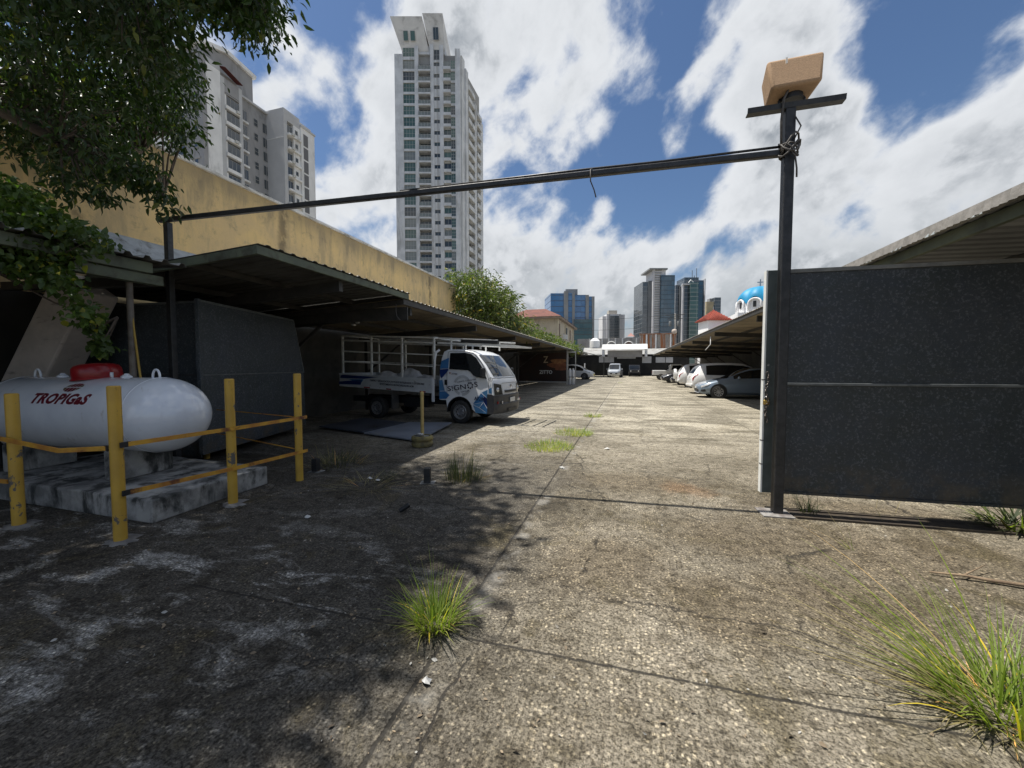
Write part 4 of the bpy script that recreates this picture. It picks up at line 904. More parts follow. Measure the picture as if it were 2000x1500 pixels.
    bump = m.build('front_bumper', pmat('grey_bumper_plastic', (.035, .037, .042), (.05, .052, .056), 6, .5), t, smooth=35)
    MB().box(1.205, 1.225, -.30, .30, .335, .42).build('air_slot', M_dark, bump); MB().box(1.208, 1.228, -.16, .16, .585, .70).build('number_plate', M_plate, bump)
    for s in (-1, 1):
        MB().obox((1.10, s*.72, .60), (.03, .16, .07), (0, 0, s*R(-28))).build('indicator', M_tail, bump, bevel=.008); MB().obox((1.165, s*.56, .60), (.03, .12, .07), (0, 0, s*R(-18))).build('marker_lamp', M_lamp, bump, bevel=.008)
    # near-side surfaces
    def on_side(pts, off, th=.003, sgn=-1):
        """thin plate following the cab side"""
        import bmesh
        bm = bmesh.new(); vs = [bm.verts.new((x, 0, z)) for x, z in pts]; f = bm.faces.new(vs); bmesh.ops.triangulate(bm, faces=[f])
        bmesh.ops.subdivide_edges(bm, edges=bm.edges, cuts=2, use_grid_fill=True)
        bmesh.ops.recalc_face_normals(bm, faces=bm.faces)
        for v in bm.verts: v.co.y = sgn*(hw(v.co.z)+off)
        V = [v.co.copy() for v in bm.verts]; bm.verts.index_update(); Fs = [tuple(v.index for v in f.verts) for f in bm.faces]; bm.free()
        mm = MB(); mm.add(V, Fs); return mm
    for sg in (-1, 1):
        win = [(-.31, 1.47), (-.31, 1.905), (.18, 1.905), (.34, 1.87), (.50, 1.76), (.70, 1.50), (.84, 1.215), (.52, 1.26), (.43, 1.31), (.33, 1.41), (.26, 1.44)]
        on_side(win, .006, sgn=sg).build('side_window', M_glass, t)
        # door seam
        seam = [(-.37, .66), (-.38, 1.40), (-.375, 1.93), (-.30, 1.955), (.20, 1.95), (.40, 1.90), (.60, 1.72), (.78, 1.46), (.885, 1.22), (.885, .62), (.87, .34)]
        mm = MB()
        for a, b in zip(seam, seam[1:]):
            mm.bar((a[0], sg*(hw(a[1])+.001), a[1]), (b[0], sg*(hw(b[1])+.001), b[1]), .006, .008, up=(0, 1, 0))
        mm.build('door_seam', M_dark, t)
        MB().obox((-.40, sg*.835, 1.11), (.085, .012, .145), (0, 0, 0)).build('door_handle', M_dark, t, bevel=.02)
        MB().obox((.80, sg*.97, 1.38), (.07, .16, .25), (0, 0, sg*R(12))).build('wing_mirror', M_dark, t, bevel=.03)
        MB().tube([(.80, sg*.83, 1.26), (.80, sg*.95, 1.30)], .014, 8).build('mirror_arm', M_dark, t)
        arc = MB(); k = 20; aa = [R(-4+188*i/k) for i in range(k+1)]
        V = [(.02+r_*math.cos(a_), y_, .33+r_*math.sin(a_)) for a_ in aa for r_, y_ in ((.37, sg*.60), (.375, sg*.826), (.40, sg*.832))]
        arc.add(V, [(3*i+j, 3*i+3+j, 3*i+4+j, 3*i+1+j) for i in range(k) for j in (0, 1)]); arc.build('arch_liner', M_dark, t, smooth=40)
    LB = pmat('decal_light_blue', (.10, .27, .50), None, 3, .3, coat=.3); MBl = pmat('decal_mid_blue', (.055, .19, .42), None, 3, .3, coat=.3); DB = pmat('decal_dark_blue', (.012, .035, .17), None, 3, .3, coat=.3); GR = pmat('decal_pale_grey', (.50, .52, .54), None, 3, .3); NV = pmat('lettering_navy', (.012, .012, .035), None, 3, .4)
    cl = lambda pts: [c5(*p) for p in pts]
    def decal(pts, mat, off=.004):
        q = cl(pts); q = [(max(x, -.612), z) for x, z in q]; on_side(q, off).build('decal', mat, t)
    decal([(168, 375), (288, 322), (284, 492), (150, 505)], MBl); decal([(150, 515), (284, 502), (290, 528), (185, 660), (160, 620)], DB)
    decal([(150, 690), (200, 680), (206, 790), (240, 860), (150, 860)], LB); decal([(150, 870), (246, 866), (320, 930), (262, 990), (150, 995)], MBl)
    decal([(700, 1075), (830, 900), (870, 935), (868, 1040)], MBl); decal([(838, 890), (938, 842), (938, 985), (872, 925)], LB); decal([(872, 935), (938, 995), (938, 1150), (870, 1040)], DB)
    decal([(700, 1085), (866, 1046), (800, 1130)], LB); decal([(870, 1050), (936, 1165), (936, 1232), (808, 1135)], MBl); decal([(700, 1095), (796, 1138), (930, 1236), (745, 1220)], LB)
    decal([(952, 835), (1006, 805), (1006, 905), (952, 905)], LB)
    c0 = c5(525, 775); ro, ri = .275, .205; mm = MB()
    for a0, a1 in ((20, 160), (175, 250), (268, 330)):
        k = 14; pts = [R(a0+(a1-a0)*i/k) for i in range(k+1)]
        V = [(c0[0]+r_*math.cos(a), -(hw(c0[1]+r_*math.sin(a))+.005), c0[1]+r_*math.sin(a)) for a in pts for r_ in (ro, ri)]
        mm.add(V, [(2*i, 2*i+1, 2*i+3, 2*i+2) for i in range(k)])
    mm.build('decal', GR, t)
    def txt(body, a, b, size, mat=NV, **kw):
        (xa, za), (xb, zb) = c5(*a), c5(*b); w_ = math.hypot(xb-xa, zb-za); mx, mz = (xa+xb)/2, (za+zb)/2
        return lettering('lettering', body, size, mat, t, (mx, -(hw(mz)+.011), mz), (xb-xa, 0, zb-za), (-(zb-za), 0, (xb-xa)), w_, **kw)
    txt('S!GN', (288, 832), (585, 795), .19, bold=.001); txt('S', (722, 765), (775, 757), .19, bold=.001)
    (gx, gz) = c5(655, 775); mm = MB()
    for k in range(7):
        a0 = 2*math.pi*k/7; pts = [a0+i*.09 for i in range(8)]
        V = [(gx+r_*math.cos(a), -(hw(gz)+.011), gz+r_*math.sin(a)) for a in pts for r_ in (.093, .05)]
        mm.add(V, [(2*i, 2*i+1, 2*i+3, 2*i+2) for i in range(7)])
    mm.build('shutter_emblem', NV, t)
    txt('+(507) 213-6185', (440, 722), (750, 672), .05, bold=.0005); txt('GROUP', (505, 880), (635, 858), .055); txt('AF2802', (722, 985), (930, 1005), .135, bold=.002); txt('2700', (345, 583), (440, 590), .055, bold=.0008); txt('K', (310, 572), (340, 575), .065, mat=pmat('red_letter', (.3, .01, .01), None, 3, .4), bold=.001)
    (tx, tz) = c5(985, 655, -.83); mm = MB(); mm.lathe([(.052, -.002), (.052, .001), (.044, .001), (.044, -.002)], 24, axis='y', c=(.955, -.836, 1.205), cap=False); mm.build('round_sign', NV, t)
    lettering('lettering', 'T', .07, NV, t, (.955, -.838, 1.205), (1, 0, 0), (0, 0, 1), bold=.001)
    # running gear
    c = MB(); c.box(-4.1, .9, -.40, -.28, .45, .62); c.box(-4.1, .9, .28, .40, .45, .62); c.box(-.2, .2, -.62, .62, .28, .38); c.box(-2.9, -2.7, -.62, .62, .27, .37); c.box(-1.9, -1.1, -.70, -.35, .38, .66); c.box(-.6, .6, -.5, .5, .4, .8); c.box(-3.6, -2.4, -.35, .35, .35, .55)
    c.build('chassis', M_dark, t)
    for x in (0.02, -2.80):
        for s in (-1, 1): wheel(t, x, s*.72, .315, .20, 8, .2, s, steel=True)
    for s in (-1, 1):
        MB().box(-3.30, -2.32, s*.60, s*.62, .30, .5).build('mudguard', M_dark, t); MB().box(-2.30, -2.27, s*.62-.15, s*.62+.15, .30, .82).build('mud_flap', pmat('grey_flap', (.10, .10, .10), None, 4, .7), t)
    # cargo bed, slightly nose-down
    tl = .04; zt = lambda x, z: z+(-.87-x)*tl
    bedm = pmat('bed_grey_paint', (.62, .64, .65), (.52, .54, .55), 3, .45, grime=(.2, .19, .17), gscale=4, glo=.6)
    def slab(x0, x1, y0, y1, z0, z1):
        m_ = MB(); m_.add([(x0, y0, zt(x0, z0)), (x1, y0, zt(x1, z0)), (x1, y1, zt(x1, z0)), (x0, y1, zt(x0, z0)), (x0, y0, zt(x0, z1)), (x1, y0, zt(x1, z1)), (x1, y1, zt(x1, z1)), (x0, y1, zt(x0, z1))],
                          [(3, 2, 1, 0), (4, 5, 6, 7), (0, 1, 5, 4), (1, 2, 6, 5), (2, 3, 7, 6), (3, 0, 4, 7)]); return m_
    slab(-4.22, -.86, -.80, .80, .80, .86).build('bed_floor', M_dark, t)
    for s in (-1, 1):
        b_ = slab(-4.22, -.87, s*.83, s*.80, .80, 1.20).build('side_board', bedm, t, bevel=.006)
        slab(-4.22, -.87, s*.848, s*.832, 1.155, 1.20).build('top_lip', bedm, b_); slab(-4.22, -.87, s*.845, s*.832, .80, .845).build('lower_rail', bedm, b_)
        if s < 0:
            def bp(pts, mat):
                q = [tside(640+x/7.895, 640+y/7.895) for x, y in pts]; mm_ = MB(); mm_.add([(x, -.834, z) for x, z in q], [tuple(range(len(q)))]); mm_.build('decal', mat, b_)
            bp([(200, 735), (240, 725), (870, 752), (560, 790), (195, 775)], DB); bp([(180, 830), (530, 800), (510, 880), (175, 868)], DB); bp([(300, 790), (555, 795), (520, 850)], MBl)
            for x0, x1, mt in ((-4.1, -3.4, M_plate), (-3.25, -3.02, M_tail), (-2.66, -2.46, M_plate), (-2.42, -2.24, M_tail), (-1.25, -1.05, M_tail)): slab(x0, x1, -.8475, -.8455, .808, .84).build('reflector', mt, b_)
            ax, az = tside(640+655/7.895, 640+812/7.895); bx, bz = tside(640+1490/7.895, 640+872/7.895)
            lettering('lettering', 'DISEÑO Y SEÑALIZACION, ROTULOS INTEGRADOS Y EXTERIORES', .075, NV, b_, ((ax+bx)/2, -.836, (az+bz)/2), (bx-ax, 0, bz-az), (az-bz, 0, bx-ax), math.hypot(bx-ax, bz-az), bold=.001)
            ax, az = tside(640+805/7.895, 640+868/7.895); bx, bz = tside(640+1325/7.895, 640+908/7.895)
            lettering('lettering', 'REVESTIMIENTO DE FACHADAS EN ACM', .075, NV, b_, ((ax+bx)/2, -.836, (az+bz)/2), (bx-ax, 0, bz-az), (az-bz, 0, bx-ax), math.hypot(bx-ax, bz-az), bold=.001)
    slab(-4.24, -4.222, -.80, .80, .82, 1.20).build('tailgate', bedm, t)
    for s in (-1, 1):
        MB().box(-.86, -.775, s*.83-.02*s, s*.83+.012*s, .56, 1.24).build('headboard_plate', M_truckw, t, bevel=.006)
        MB().tube([(-.78, s*.82, 1.2), (-.77, s*.80, 1.75), (-.74, s*.77, 1.93), (-.66, s*.72, 2.0)], .035, 8).build('headboard_hoop', M_truckw, t, smooth=True)
    rk = pmat('rack_white_paint', (.78, .78, .74), (.62, .61, .57), 4, .5, grime=(.16, .12, .09), gscale=7, glo=.6)
    zr = lambda x, z: z+(-.79-x)*.045
    for s in (-1, 1):
        for x in (-4.10, -2.98, -1.87, -.79): MB().box(x-.025, x+.025, s*.80-.025, s*.80+.025, zt(x, 1.19), zr(x, 2.33)).build('rack_post', rk, t)
        for z, th in ((2.33, .05), (2.19, .05), (1.86, .028), (1.54, .028)): MB().bar((-4.10, s*.80, zr(-4.1, z)), (-.79, s*.80, zr(-.79, z)), .03, th).build('rack_rail', rk, t)
        MB().bar((-.79, s*.62, 2.33), (1.05, s*.62, 2.22), .035, .045).build('roof_rail', rk, t); MB().bar((-.79, s*.62, 2.20), (1.55, s*.62, 2.07), .035, .05).build('roof_rail', rk, t)
        for x in (-.35, .1, .55): MB().box(x-.02, x+.02, s*.62-.02, s*.62+.02, 2.0, 2.27-.06*x).build('roof_rack_post', rk, t)
    for z in (2.33, 1.86, 1.54): MB().bar((-4.10, -.775, zr(-4.1, z)), (-4.10, .775, zr(-4.1, z)), .03, .04).build('rack_crossbar', rk, t)
    MB().bar((-.79, -.775, 2.33), (-.79, .775, 2.33), .04, .05).build('rack_crossbar', rk, t)
    for x in (.9, 1.25, 1.53): MB().bar((x, -.60, 2.135-.055*(x-.3)), (x, .60, 2.135-.055*(x-.3)), .04, .04).build('rack_crossbar', rk, t)
    MB().obox((.52, -.60, 2.20), (1.1, .10, .09), (0, R(3.3), 0)).build('dark_plank', M_dark, t)
    for s in (-.35, .35): MB().tube([(1.0, s, 1.30), (.9, s-.25, 1.36)], .01, 6).build('wiper', M_dark, t)
    return t
truck()
def sack(label, x, y, z, sx, sy, sz, seed):
    rng = random.Random(seed); m = MB(); n, k = 20, 12; V = []
    for i in range(k+1):
        a = math.pi*i/k
        for j in range(n):
            b = 2*math.pi*j/n; w_ = 1+.10*rng.uniform(-1, 1)+.16*math.sin(3*b+seed)+.10*math.sin(5*b+2*a+seed*2)+.05*rng.uniform(-1, 1)
            V.append((sx*math.sin(a)*math.cos(b)*w_, sy*math.sin(a)*math.sin(b)*w_, sz*math.cos(a)*(1+.16*math.sin(2*b+seed)+.14*rng.uniform(-1, 1)*math.sin(a))))
    m.add(V, [(i*n+j, i*n+(j+1) % n, (i+1)*n+(j+1) % n, (i+1)*n+j) for i in range(k) for j in range(n)])
    p = TO+Matrix.Rotation(TH, 3, 'Z')@Vector((x, y, z)); o = m.build('sack', pmat('white_plastic_sack', (.58, .59, .60), (.42, .42, .43), 6, .35, bump=.5, bscale=14), smooth=True, loc=p)
    tag(o, label, 'sack', 'sacks lying in the truck bed')
sack('low greyish sack in the truck bed, nearest the tail', -2.75, -.4, 1.12, .32, .25, .25, 1)
sack('tallest white plastic sack in the truck bed, behind the rack post', -1.95, -.35, 1.15, .38, .28, .30, 2)
sack('flat white sack in the truck bed, nearest the cab', -1.35, -.45, 1.08, .36, .25, .20, 3)
# ------------------------------------------------------------------ things on the lot
def tyre_post():
    t = thing('tyre_post', 'worn yellow post standing in a concrete filled tyre in front of the truck', 'post', (-3.78, 6.72, 0), .3)
    ty = pmat('yellowed_tyre', (.24, .20, .075), (.12, .10, .05), 7, .8, bump=.4, grime=(.05, .045, .035), gscale=8, glo=.5)
    MB().lathe([(.14, 0), (.19, .012), (.205, .05), (.20, .085), (.185, .10), (.185, .115), (.205, .13), (.21, .17), (.20, .20), (.165, .215), (.15, .205)], 30, cap=False).build('tyre', ty, t, smooth=50)
    MB().lathe([(.16, .0), (.16, .19), (.002, .20)], 24).build('concrete_fill', M_pad, t)
    MB().lathe([(.034, .19), (.034, 1.0), (.037, 1.0), (.037, 1.03), (.028, 1.06), (.003, 1.06)], 16).build('pole', pmat('worn_cream_yellow', (.46, .36, .14), (.34, .25, .09), 6, .6, grime=(.14, .09, .04), gscale=10, glo=.56), t, smooth=40)
    MB().tube([(-.10, -.05, .23), (-.03, -.10, .26), (.02, -.06, .235), (-.04, 0, .25)], .025, 6).build('plastic_scrap', pmat('scrap_plastic', (.5, .5, .5), None, 9, .3), t, smooth=True)
tyre_post()
def plates():
    a = MB(); a.poly3([(-7.25, 7.85, .05), (-5.72, 7.48, .045), (-5.5, 8.95, .06), (-7.0, 9.2, .09)], .03)
    tag(a.build('metal_sheet', pmat('dark_blue_board', (.05, .058, .075), (.065, .073, .09), 2, .45, grime=(.03, .03, .03), gscale=2)), 'dark blue board lying flat on the ground beside the left gate leaf', 'board')
    a = MB(); a.poly3([(-5.66, 7.45, .03), (-4.05, 7.0, .03), (-4.32, 9.2, .07), (-5.44, 9.0, .06)], .03)
    tag(a.build('metal_sheet', pmat('pale_blue_board', (.23, .255, .30), (.18, .20, .24), 2, .4, grime=(.2, .2, .2), gscale=2)), 'pale blue grey board lying flat on the ground in front of the truck', 'board')
plates()
for i, (u, v, h, lb) in enumerate(((617, 921, .19, 'short black steel stub near the yellow railing, among dry grass'), (835, 943, .20, 'short black steel stub beside the dark clump of dry stems'))):
    g = G(u, v); t = thing('steel_stub', lb, 'stub', (g[0], g[1], 0), .2*i+.1, 'steel stubs set in the concrete')
    MB().box(-.042, .042, -.042, .042, 0, h).build('tube', M_black, t, bevel=.005); MB().box(-.032, .032, -.032, .032, h, h+.004).build('cap', M_dark, t); MB().box(-.09, .10, -.07, .07, 0, .008).build('base_plate', M_pad, t)
g = G(790, 998); tag(MB().obox((g[0], g[1], .035), (.12, .05, .035), (R(20), R(-28), R(40))).build('rubber_block', M_dark, bevel=.008), 'small black block lying on the dark concrete', 'block')
def litter():
    rng = random.Random(8); pm = pmat('litter_paper', (.62, .61, .58), (.4, .4, .38), 14, .8)
    spots = [(722, 936, .05, 'crumpled white scrap beside the dry grass, left of the steel stub'), (738, 940, .035, 'small white scrap right of the crumpled one by the dry grass'), (1186, 878, .06, 'dark and white scrap on the sunlit lane'), (1098, 915, .05, 'pale scrap at the slab joint below the grass clumps'), (600, 1012, .04, 'white flake on the shaded concrete right of the pad'), (832, 1335, .03, 'white splash like pebble near the bottom crack')]
    for u, v, s, lb in spots:
        g = G(u, v); m = MB(); n = 9
        m.add([(math.cos(6.283*k/n)*s*rng.uniform(.5, 1.3), math.sin(6.283*k/n)*s*rng.uniform(.4, 1.0), .004+rng.uniform(0, .02)) for k in range(n)]+[(0, 0, .02+s*.4)], [(k, (k+1) % n, n) for k in range(n)])
        tag(m.build('paper_scrap', pm, loc=(g[0], g[1], 0)), lb, 'litter')
    m = MB(); p = [G(1815, 1122), G(1880, 1132), G(1940, 1140), G(2060, 1160)]
    m.tube([(q[0], q[1], .02+.012*(i % 2)) for i, q in enumerate(p)], [.006, .010, .013, .014], 8); q = G(1880, 1132); w_ = G(1925, 1118); m.tube([(q[0], q[1], .03), (w_[0], w_[1], .06)], [.006, .003], 6)
    tag(m.build('dead_branch', pmat('dry_bark', (.26, .19, .12), (.16, .11, .07), 12, .9, bump=.5), smooth=True), 'dry bent branch lying behind the tall grass on the right', 'branch')
litter()
def banner():
    Y = 33.0; pL, pR = onY(1014, 742, Y), onY(1106, 742, Y); h = onY(1060, 687, Y)[2]; cx = (pL[0]+pR[0])/2; w_ = (pR[0]-pL[0])/2
    t = thing('advertising_banner', 'dark brown advertising banner with the word ZITTO under the left carport', 'banner', (cx, Y, 0))
    MB().box(-w_, w_, 0, .06, .25, h).build('panel', pmat('banner_black', (.030, .020, .017), (.045, .022, .015), 1, .5), t)
    bx0, bx1 = onY(1071, 715, Y)[0]-cx, w_-.02; bm_ = [pmat('banner_brown', (.30, .11, .05), (.17, .06, .03), 2.5, .5), pmat('banner_orange', (.42, .20, .08), (.25, .10, .04), 4, .5)]
    for i, (fx, bz, rx, rz) in enumerate(((.55, 1.62, .95, .24), (.62, 1.98, .80, .17), (.75, 1.32, .62, .14), (.50, 1.80, .50, .07))):
        n = 20; m = MB(); c = bx0+(bx1-bx0)*fx
        m.add([(min(max(c+math.cos(6.283*k/n)*rx*(1+.12*math.sin(3*6.283*k/n+i)), bx0-.25), bx1), -.004-.002*i, bz+math.sin(6.283*k/n)*rz) for k in range(n)], [tuple(range(n))]); m.build('picture', bm_[i % 2], t)
    lx = onY(1066, 727, Y); lettering('lettering', 'ZITTO', .42, pmat('banner_letters', (.85, .85, .83), None, 3, .5), t, (lx[0]-cx, -.016, lx[2]), (1, 0, 0), (0, 0, 1), 1.12, bold=.010)
    lx = onY(1066, 703, Y); lettering('lettering', 'Z', .80, pmat('banner_z', (.66, .52, .34), None, 3, .5), t, (lx[0]-cx, -.016, lx[2]), (1, 0, 0), (0, 0, 1), .42, bold=.010)
    pp = pmat('pale_post', (.50, .49, .46), None, 3, .6)
    MB().box(w_+.02, w_+.14, -.02, .10, 0, h+.1).build('post', pp, t); MB().box(w_+.74, w_+.80, -.02, .05, 0, h).build('post', pp, t); MB().box(w_+.14, w_+.74, .0, .03, h-.1, h).build('top_bar', pp, t); MB().box(-w_, w_, -.03, .08, .17, .248).build('bottom_rail', pp, t)
    for i, dx in enumerate((.30, .58)):
        c = thing('gas_cylinder', ('white gas cylinder standing against the banner post', 'white gas cylinder right of the first, away from the banner')[i], 'gas cylinder', (cx+w_+dx, Y+.05, 0), 0, 'gas cylinders by the banner')
        MB().lathe([(.11, 0), (.13, .05), (.13, 1.10), (.11, 1.22), (.06, 1.28), (.04, 1.30)], 20).build('body', P_white, c, smooth=50); MB().lathe([(.07, 1.24), (.07, 1.36), (.002, 1.37)], 14).build('valve_guard', P_white, c, smooth=50); MB().lathe([(.133, .60), (.133, .66)], 20, cap=False).build('band', M_dark, c)
banner()
g = G(1131, 738); t = thing('parking_stub', 'small dark leaning stub on the lane edge before the banner', 'stub', (g[0], g[1], 0)); MB().obox((0, 0, .42), (.12, .10, .85), (0, R(-9), 0)).build('post', M_dark, t); MB().box(-.2, .2, -.15, .15, 0, .06).build('foot', M_dark, t)
g = G(1142, 739); tag(MB().tube([(g[0], g[1], 0), (g[0], g[1], 1.9)], .07, 10).build('white_pole', P_white, smooth=60), 'slim white pole left of the white car nosing out', 'pole')
def flood(label, u, v, Y):
    p = onY(u, v, Y); t = thing('flood_light', label, 'lamp', (p[0], p[1], p[2]))
    MB().box(-.10, .10, -.04, .04, 0, .10).build('housing', M_plate, t, bevel=.02); MB().lathe([(.07, -.05), (.08, -.02), (.05, .02)], 14, c=(-.08, 0, -.01)).build('lens', M_lamp, t, smooth=40); MB().box(-.02, .02, -.02, .02, .10, .24).build('bracket', M_dark, t)
flood('small white flood lamp hung under the left carport above the truck bed', 695, 632, 9.4)
q = onY(775, 592, 7.35); tag(MB().tube([(q[0], 7.32, 2.86), (q[0]+.01, 7.3, 2.7), (q[0]+.03, 7.3, 2.6), (q[0]+.12, 7.3, 2.5)], .008, 6).build('dangling_cable', M_cable, smooth=True), 'thin cable dangling at the joint of the two left carport roofs', 'cable')
q = onY(1388, 662, 19); tag(MB().tube([(q[0], 19, 2.85), (q[0], 19, 2.5), (q[0]-.2, 19, 2.25)], .02, 6).build('dangling_cable', P_white, smooth=True), 'pale cable end hanging under the long right carport', 'cable')

# ------------------------------------------------------------------ far end of the lot
wm = lambda: pmat('white_render', (.74, .74, .73), (.62, .62, .61), 1.5, .85, grime=(.4, .39, .37), gscale=2.5, glo=.6)
gm = lambda: pmat('grey_render', (.34, .33, .32), (.27, .265, .26), 1.2, .9, grime=(.2, .19, .18), gscale=2, gstretch=(1, 1, .4))
def warehouse():
    t = thing('warehouse', 'low dark warehouse closing the lot, with a white box awning and pale shutters', 'warehouse', (0, 66.5, 0))
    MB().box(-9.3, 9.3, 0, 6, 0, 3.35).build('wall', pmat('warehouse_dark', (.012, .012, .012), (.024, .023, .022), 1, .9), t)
    MB().add([(-9.3, -.3, 3.45), (9.3, -.3, 3.45), (9.3, 7, 4.9), (-9.3, 7, 4.9), (-9.3, -.3, 3.40), (9.3, -.3, 3.40), (9.3, 7, 4.85), (-9.3, 7, 4.85)], [(0, 1, 2, 3), (7, 6, 5, 4), (0, 4, 5, 1), (1, 5, 6, 2), (2, 6, 7, 3), (3, 7, 4, 0)]).build('roof', pmat('pale_zinc_roof', (.36, .36, .35), (.26, .26, .25), .8, .6, grime=(.15, .13, .11), gscale=.8), t)
    a = MB(); a.prism([(-2.0, 4.20), (-.31, 4.20), (-.31, 5.05), (-1.15, 5.05)], -3.9, 3.0, 'x'); a.build('awning_fascia', wm(), t)
    MB().box(-3.9, -3.55, -1.9, -.31, 3.0, 4.198).build('awning_side', wm(), t); MB().box(2.65, 3.0, -1.9, -.31, 3.0, 4.198).build('awning_side', wm(), t)
    MB().box(-3.1, 2.3, -.6, -.52, 3.0, 4.1).build('sign_board', pmat('faded_sign', (.42, .41, .41), (.34, .33, .33), 1, .8), t)
    for x0, x1, z0, z1 in ((-4.5, -2.1, 2.15, 3.1), (-1.6, 1.3, 2.75, 3.12), (2.3, 3.7, 2.05, 3.1), (4.35, 5.75, 2.10, 2.95), (5.85, 6.9, 2.10, 2.95)): MB().box(x0, x1, -.08, -.003, z0, z1).build('shutter', pmat('pale_shutter', (.50, .50, .51), (.42, .42, .43), 1.5, .7), t)
warehouse()
def small_sheds():
    for i, (x, y, w_, lb) in enumerate(((-6.0, 58.5, 3.2, 'low pitched zinc roof at the far end of the left carport'), )):
        t = thing('shed', lb, 'shed', (x, y, 0))
        for s in (-1, 1): MB().poly3([(0, -3, 3.55), (s*w_, -3, 2.75), (s*w_, 4, 2.75), (0, 4, 3.55)], .04).build('roof', pmat('shiny_zinc', (.50, .51, .51), (.38, .39, .39), 1, .4, .3), t)
        for s in (-1, 1): MB().box(s*(w_-.3)-.05, s*(w_-.3)+.05, -2.8, -2.7, 0, 2.8).build('post', M_darksteel, t)
small_sheds()
def arch_wall():
    t = thing('factory_wall', 'long grey parapet wall with white pilasters and two small arches above the warehouse', 'wall', (0, 82, 0))
    x0, x1 = onY(1128, 665, 82)[0], onY(1262, 665, 82)[0]; zt_ = onY(1190, 661, 82)[2]
    MB().box(x0, x1, 0, .4, 0, zt_).build('wall', gm(), t)
    for u in (1152, 1176, 1189, 1202, 1216, 1243): x = onY(u, 665, 82)[0]; MB().box(x-.12, x+.12, -.12, -.003, 2, zt_+.02).build('pilaster', wm(), t)
    for u, mt in ((1194, gm()), (1228, pmat('maroon_fanlight', (.10, .02, .02), None, 3, .6))):
        c = onY(u, 672, 82); n = 12; m = MB(); m.add([(c[0]+0.8*math.cos(math.pi*k/n), -.10, c[2]-.4+0.8*math.sin(math.pi*k/n)) for k in range(n+1)], [tuple(range(n+1))]); a_ = m.build('fanlight', mt, t)
        MB().tube([(c[0]+0.88*math.cos(math.pi*k/n), -.12, c[2]-.4+0.88*math.sin(math.pi*k/n)) for k in range(n+1)], .09, 6).build('arch', wm(), a_, smooth=True)
arch_wall()
p = onY(1162, 680, 74); t = thing('water_tank', 'small white rooftop water tank left of the white awning', 'water tank', tuple(p)); MB().lathe([(.9, 0), (.95, .5), (.95, 1.3), (.5, 1.75), (.2, 1.85)], 20).build('body', P_white, t, smooth=40); MB().lathe([(1.1, -1.2), (1.1, -.003)], 16).build('stand', M_dark, t)
def rust_fence():
    a, b = onY(1249, 690, 72), onY(1320, 690, 72); zt_ = onY(1249, 654, 72)[2]
    t = thing('rusty_fence', 'tall rust streaked sheet fence above the roofs at the end of the lot', 'fence', ((a[0]+b[0])/2, 72, 0)); w_ = (b[0]-a[0])/2
    m = MB(); n = 28; vs = []; 
    for k in range(n+1):
        x = -w_+2*w_*k/n; y = .12*(k % 2); vs += [(x, y, 3.2), (x, y, zt_)]
    m.add(vs, [(2*k, 2*k+2, 2*k+3, 2*k+1) for k in range(n)]); m.build('sheets', pmat('rust_streaked_sheet', (.36, .34, .30), (.26, .24, .22), 1, .8, grime=(.32, .11, .03), gscale=1.1, glo=.46, ghi=.56, gstretch=(2.2, 1, .12)), t, fix=False)
    MB().box(-w_-.1, w_+.1, -.08, .20, zt_, zt_+.22).build('top_rail', pmat('rust_rail', (.22, .09, .04), (.3, .2, .15), 2, .8), t)
    MB().lathe([(.002, -.45), (.35, -.3), (.45, 0), (.35, .3), (.002, .45)], 12, c=(w_-.3, 0, zt_+.45)).build('finial', pmat('finial_render', (.5, .42, .36), None, 3, .9), t, smooth=True)
    for x in (-w_*.62, -w_*.1, w_*.7): MB().box(x-.10, x+.10, -.22, -.03, 3.2, zt_).build('post', wm(), t)
rust_fence()
def pole():
    p = atD(1318, 655, 92); t = thing('utility_pole', 'concrete utility pole with crossarms and cables in front of the glass towers', 'utility pole', (p[0], p[1], 0)); z = atD(1318, 613, 92)[2]
    MB().tube([(0, 0, 0), (0, 0, z)], [.22, .16], 10).build('shaft', pmat('pole_concrete', (.30, .29, .27), None, 2, .9), t, smooth=True)
    for dz, w_ in ((-.3, 2.1), (-1.2, 1.6), (-.75, 1.2)): MB().bar((-w_, -.2, z+dz), (w_, -.2, z+dz), .14, .14).build('crossarm', M_darksteel, t)
    for x in (-1.1, .7): MB().lathe([(.28, z-2.9), (.3, z-2.8), (.3, z-1.9), (.2, z-1.75)], 12, c=(x, -.3, 0)).build('transformer', pmat('transformer_grey', (.14, .145, .145), None, 3, .6), t, smooth=40)
    for i, (dz, lb) in enumerate(((-.15, 'upper overhead cable running left from the utility pole'), (-2.6, 'lower overhead cable running left from the utility pole'))):
        q = atD(1090, (624, 645)[i], 100); a = Vector((p[0], p[1]-.2, z+dz)); b = Vector(tuple(q)); n = 14
        pts = [a.lerp(b, k/n)-Vector((0, 0, 1.2*4*(k/n)*(1-k/n)*.4)) for k in range(n+1)]
        tag(MB().tube(pts, .035, 5).build('overhead_cable', M_dark), lb, 'cable')
pole()

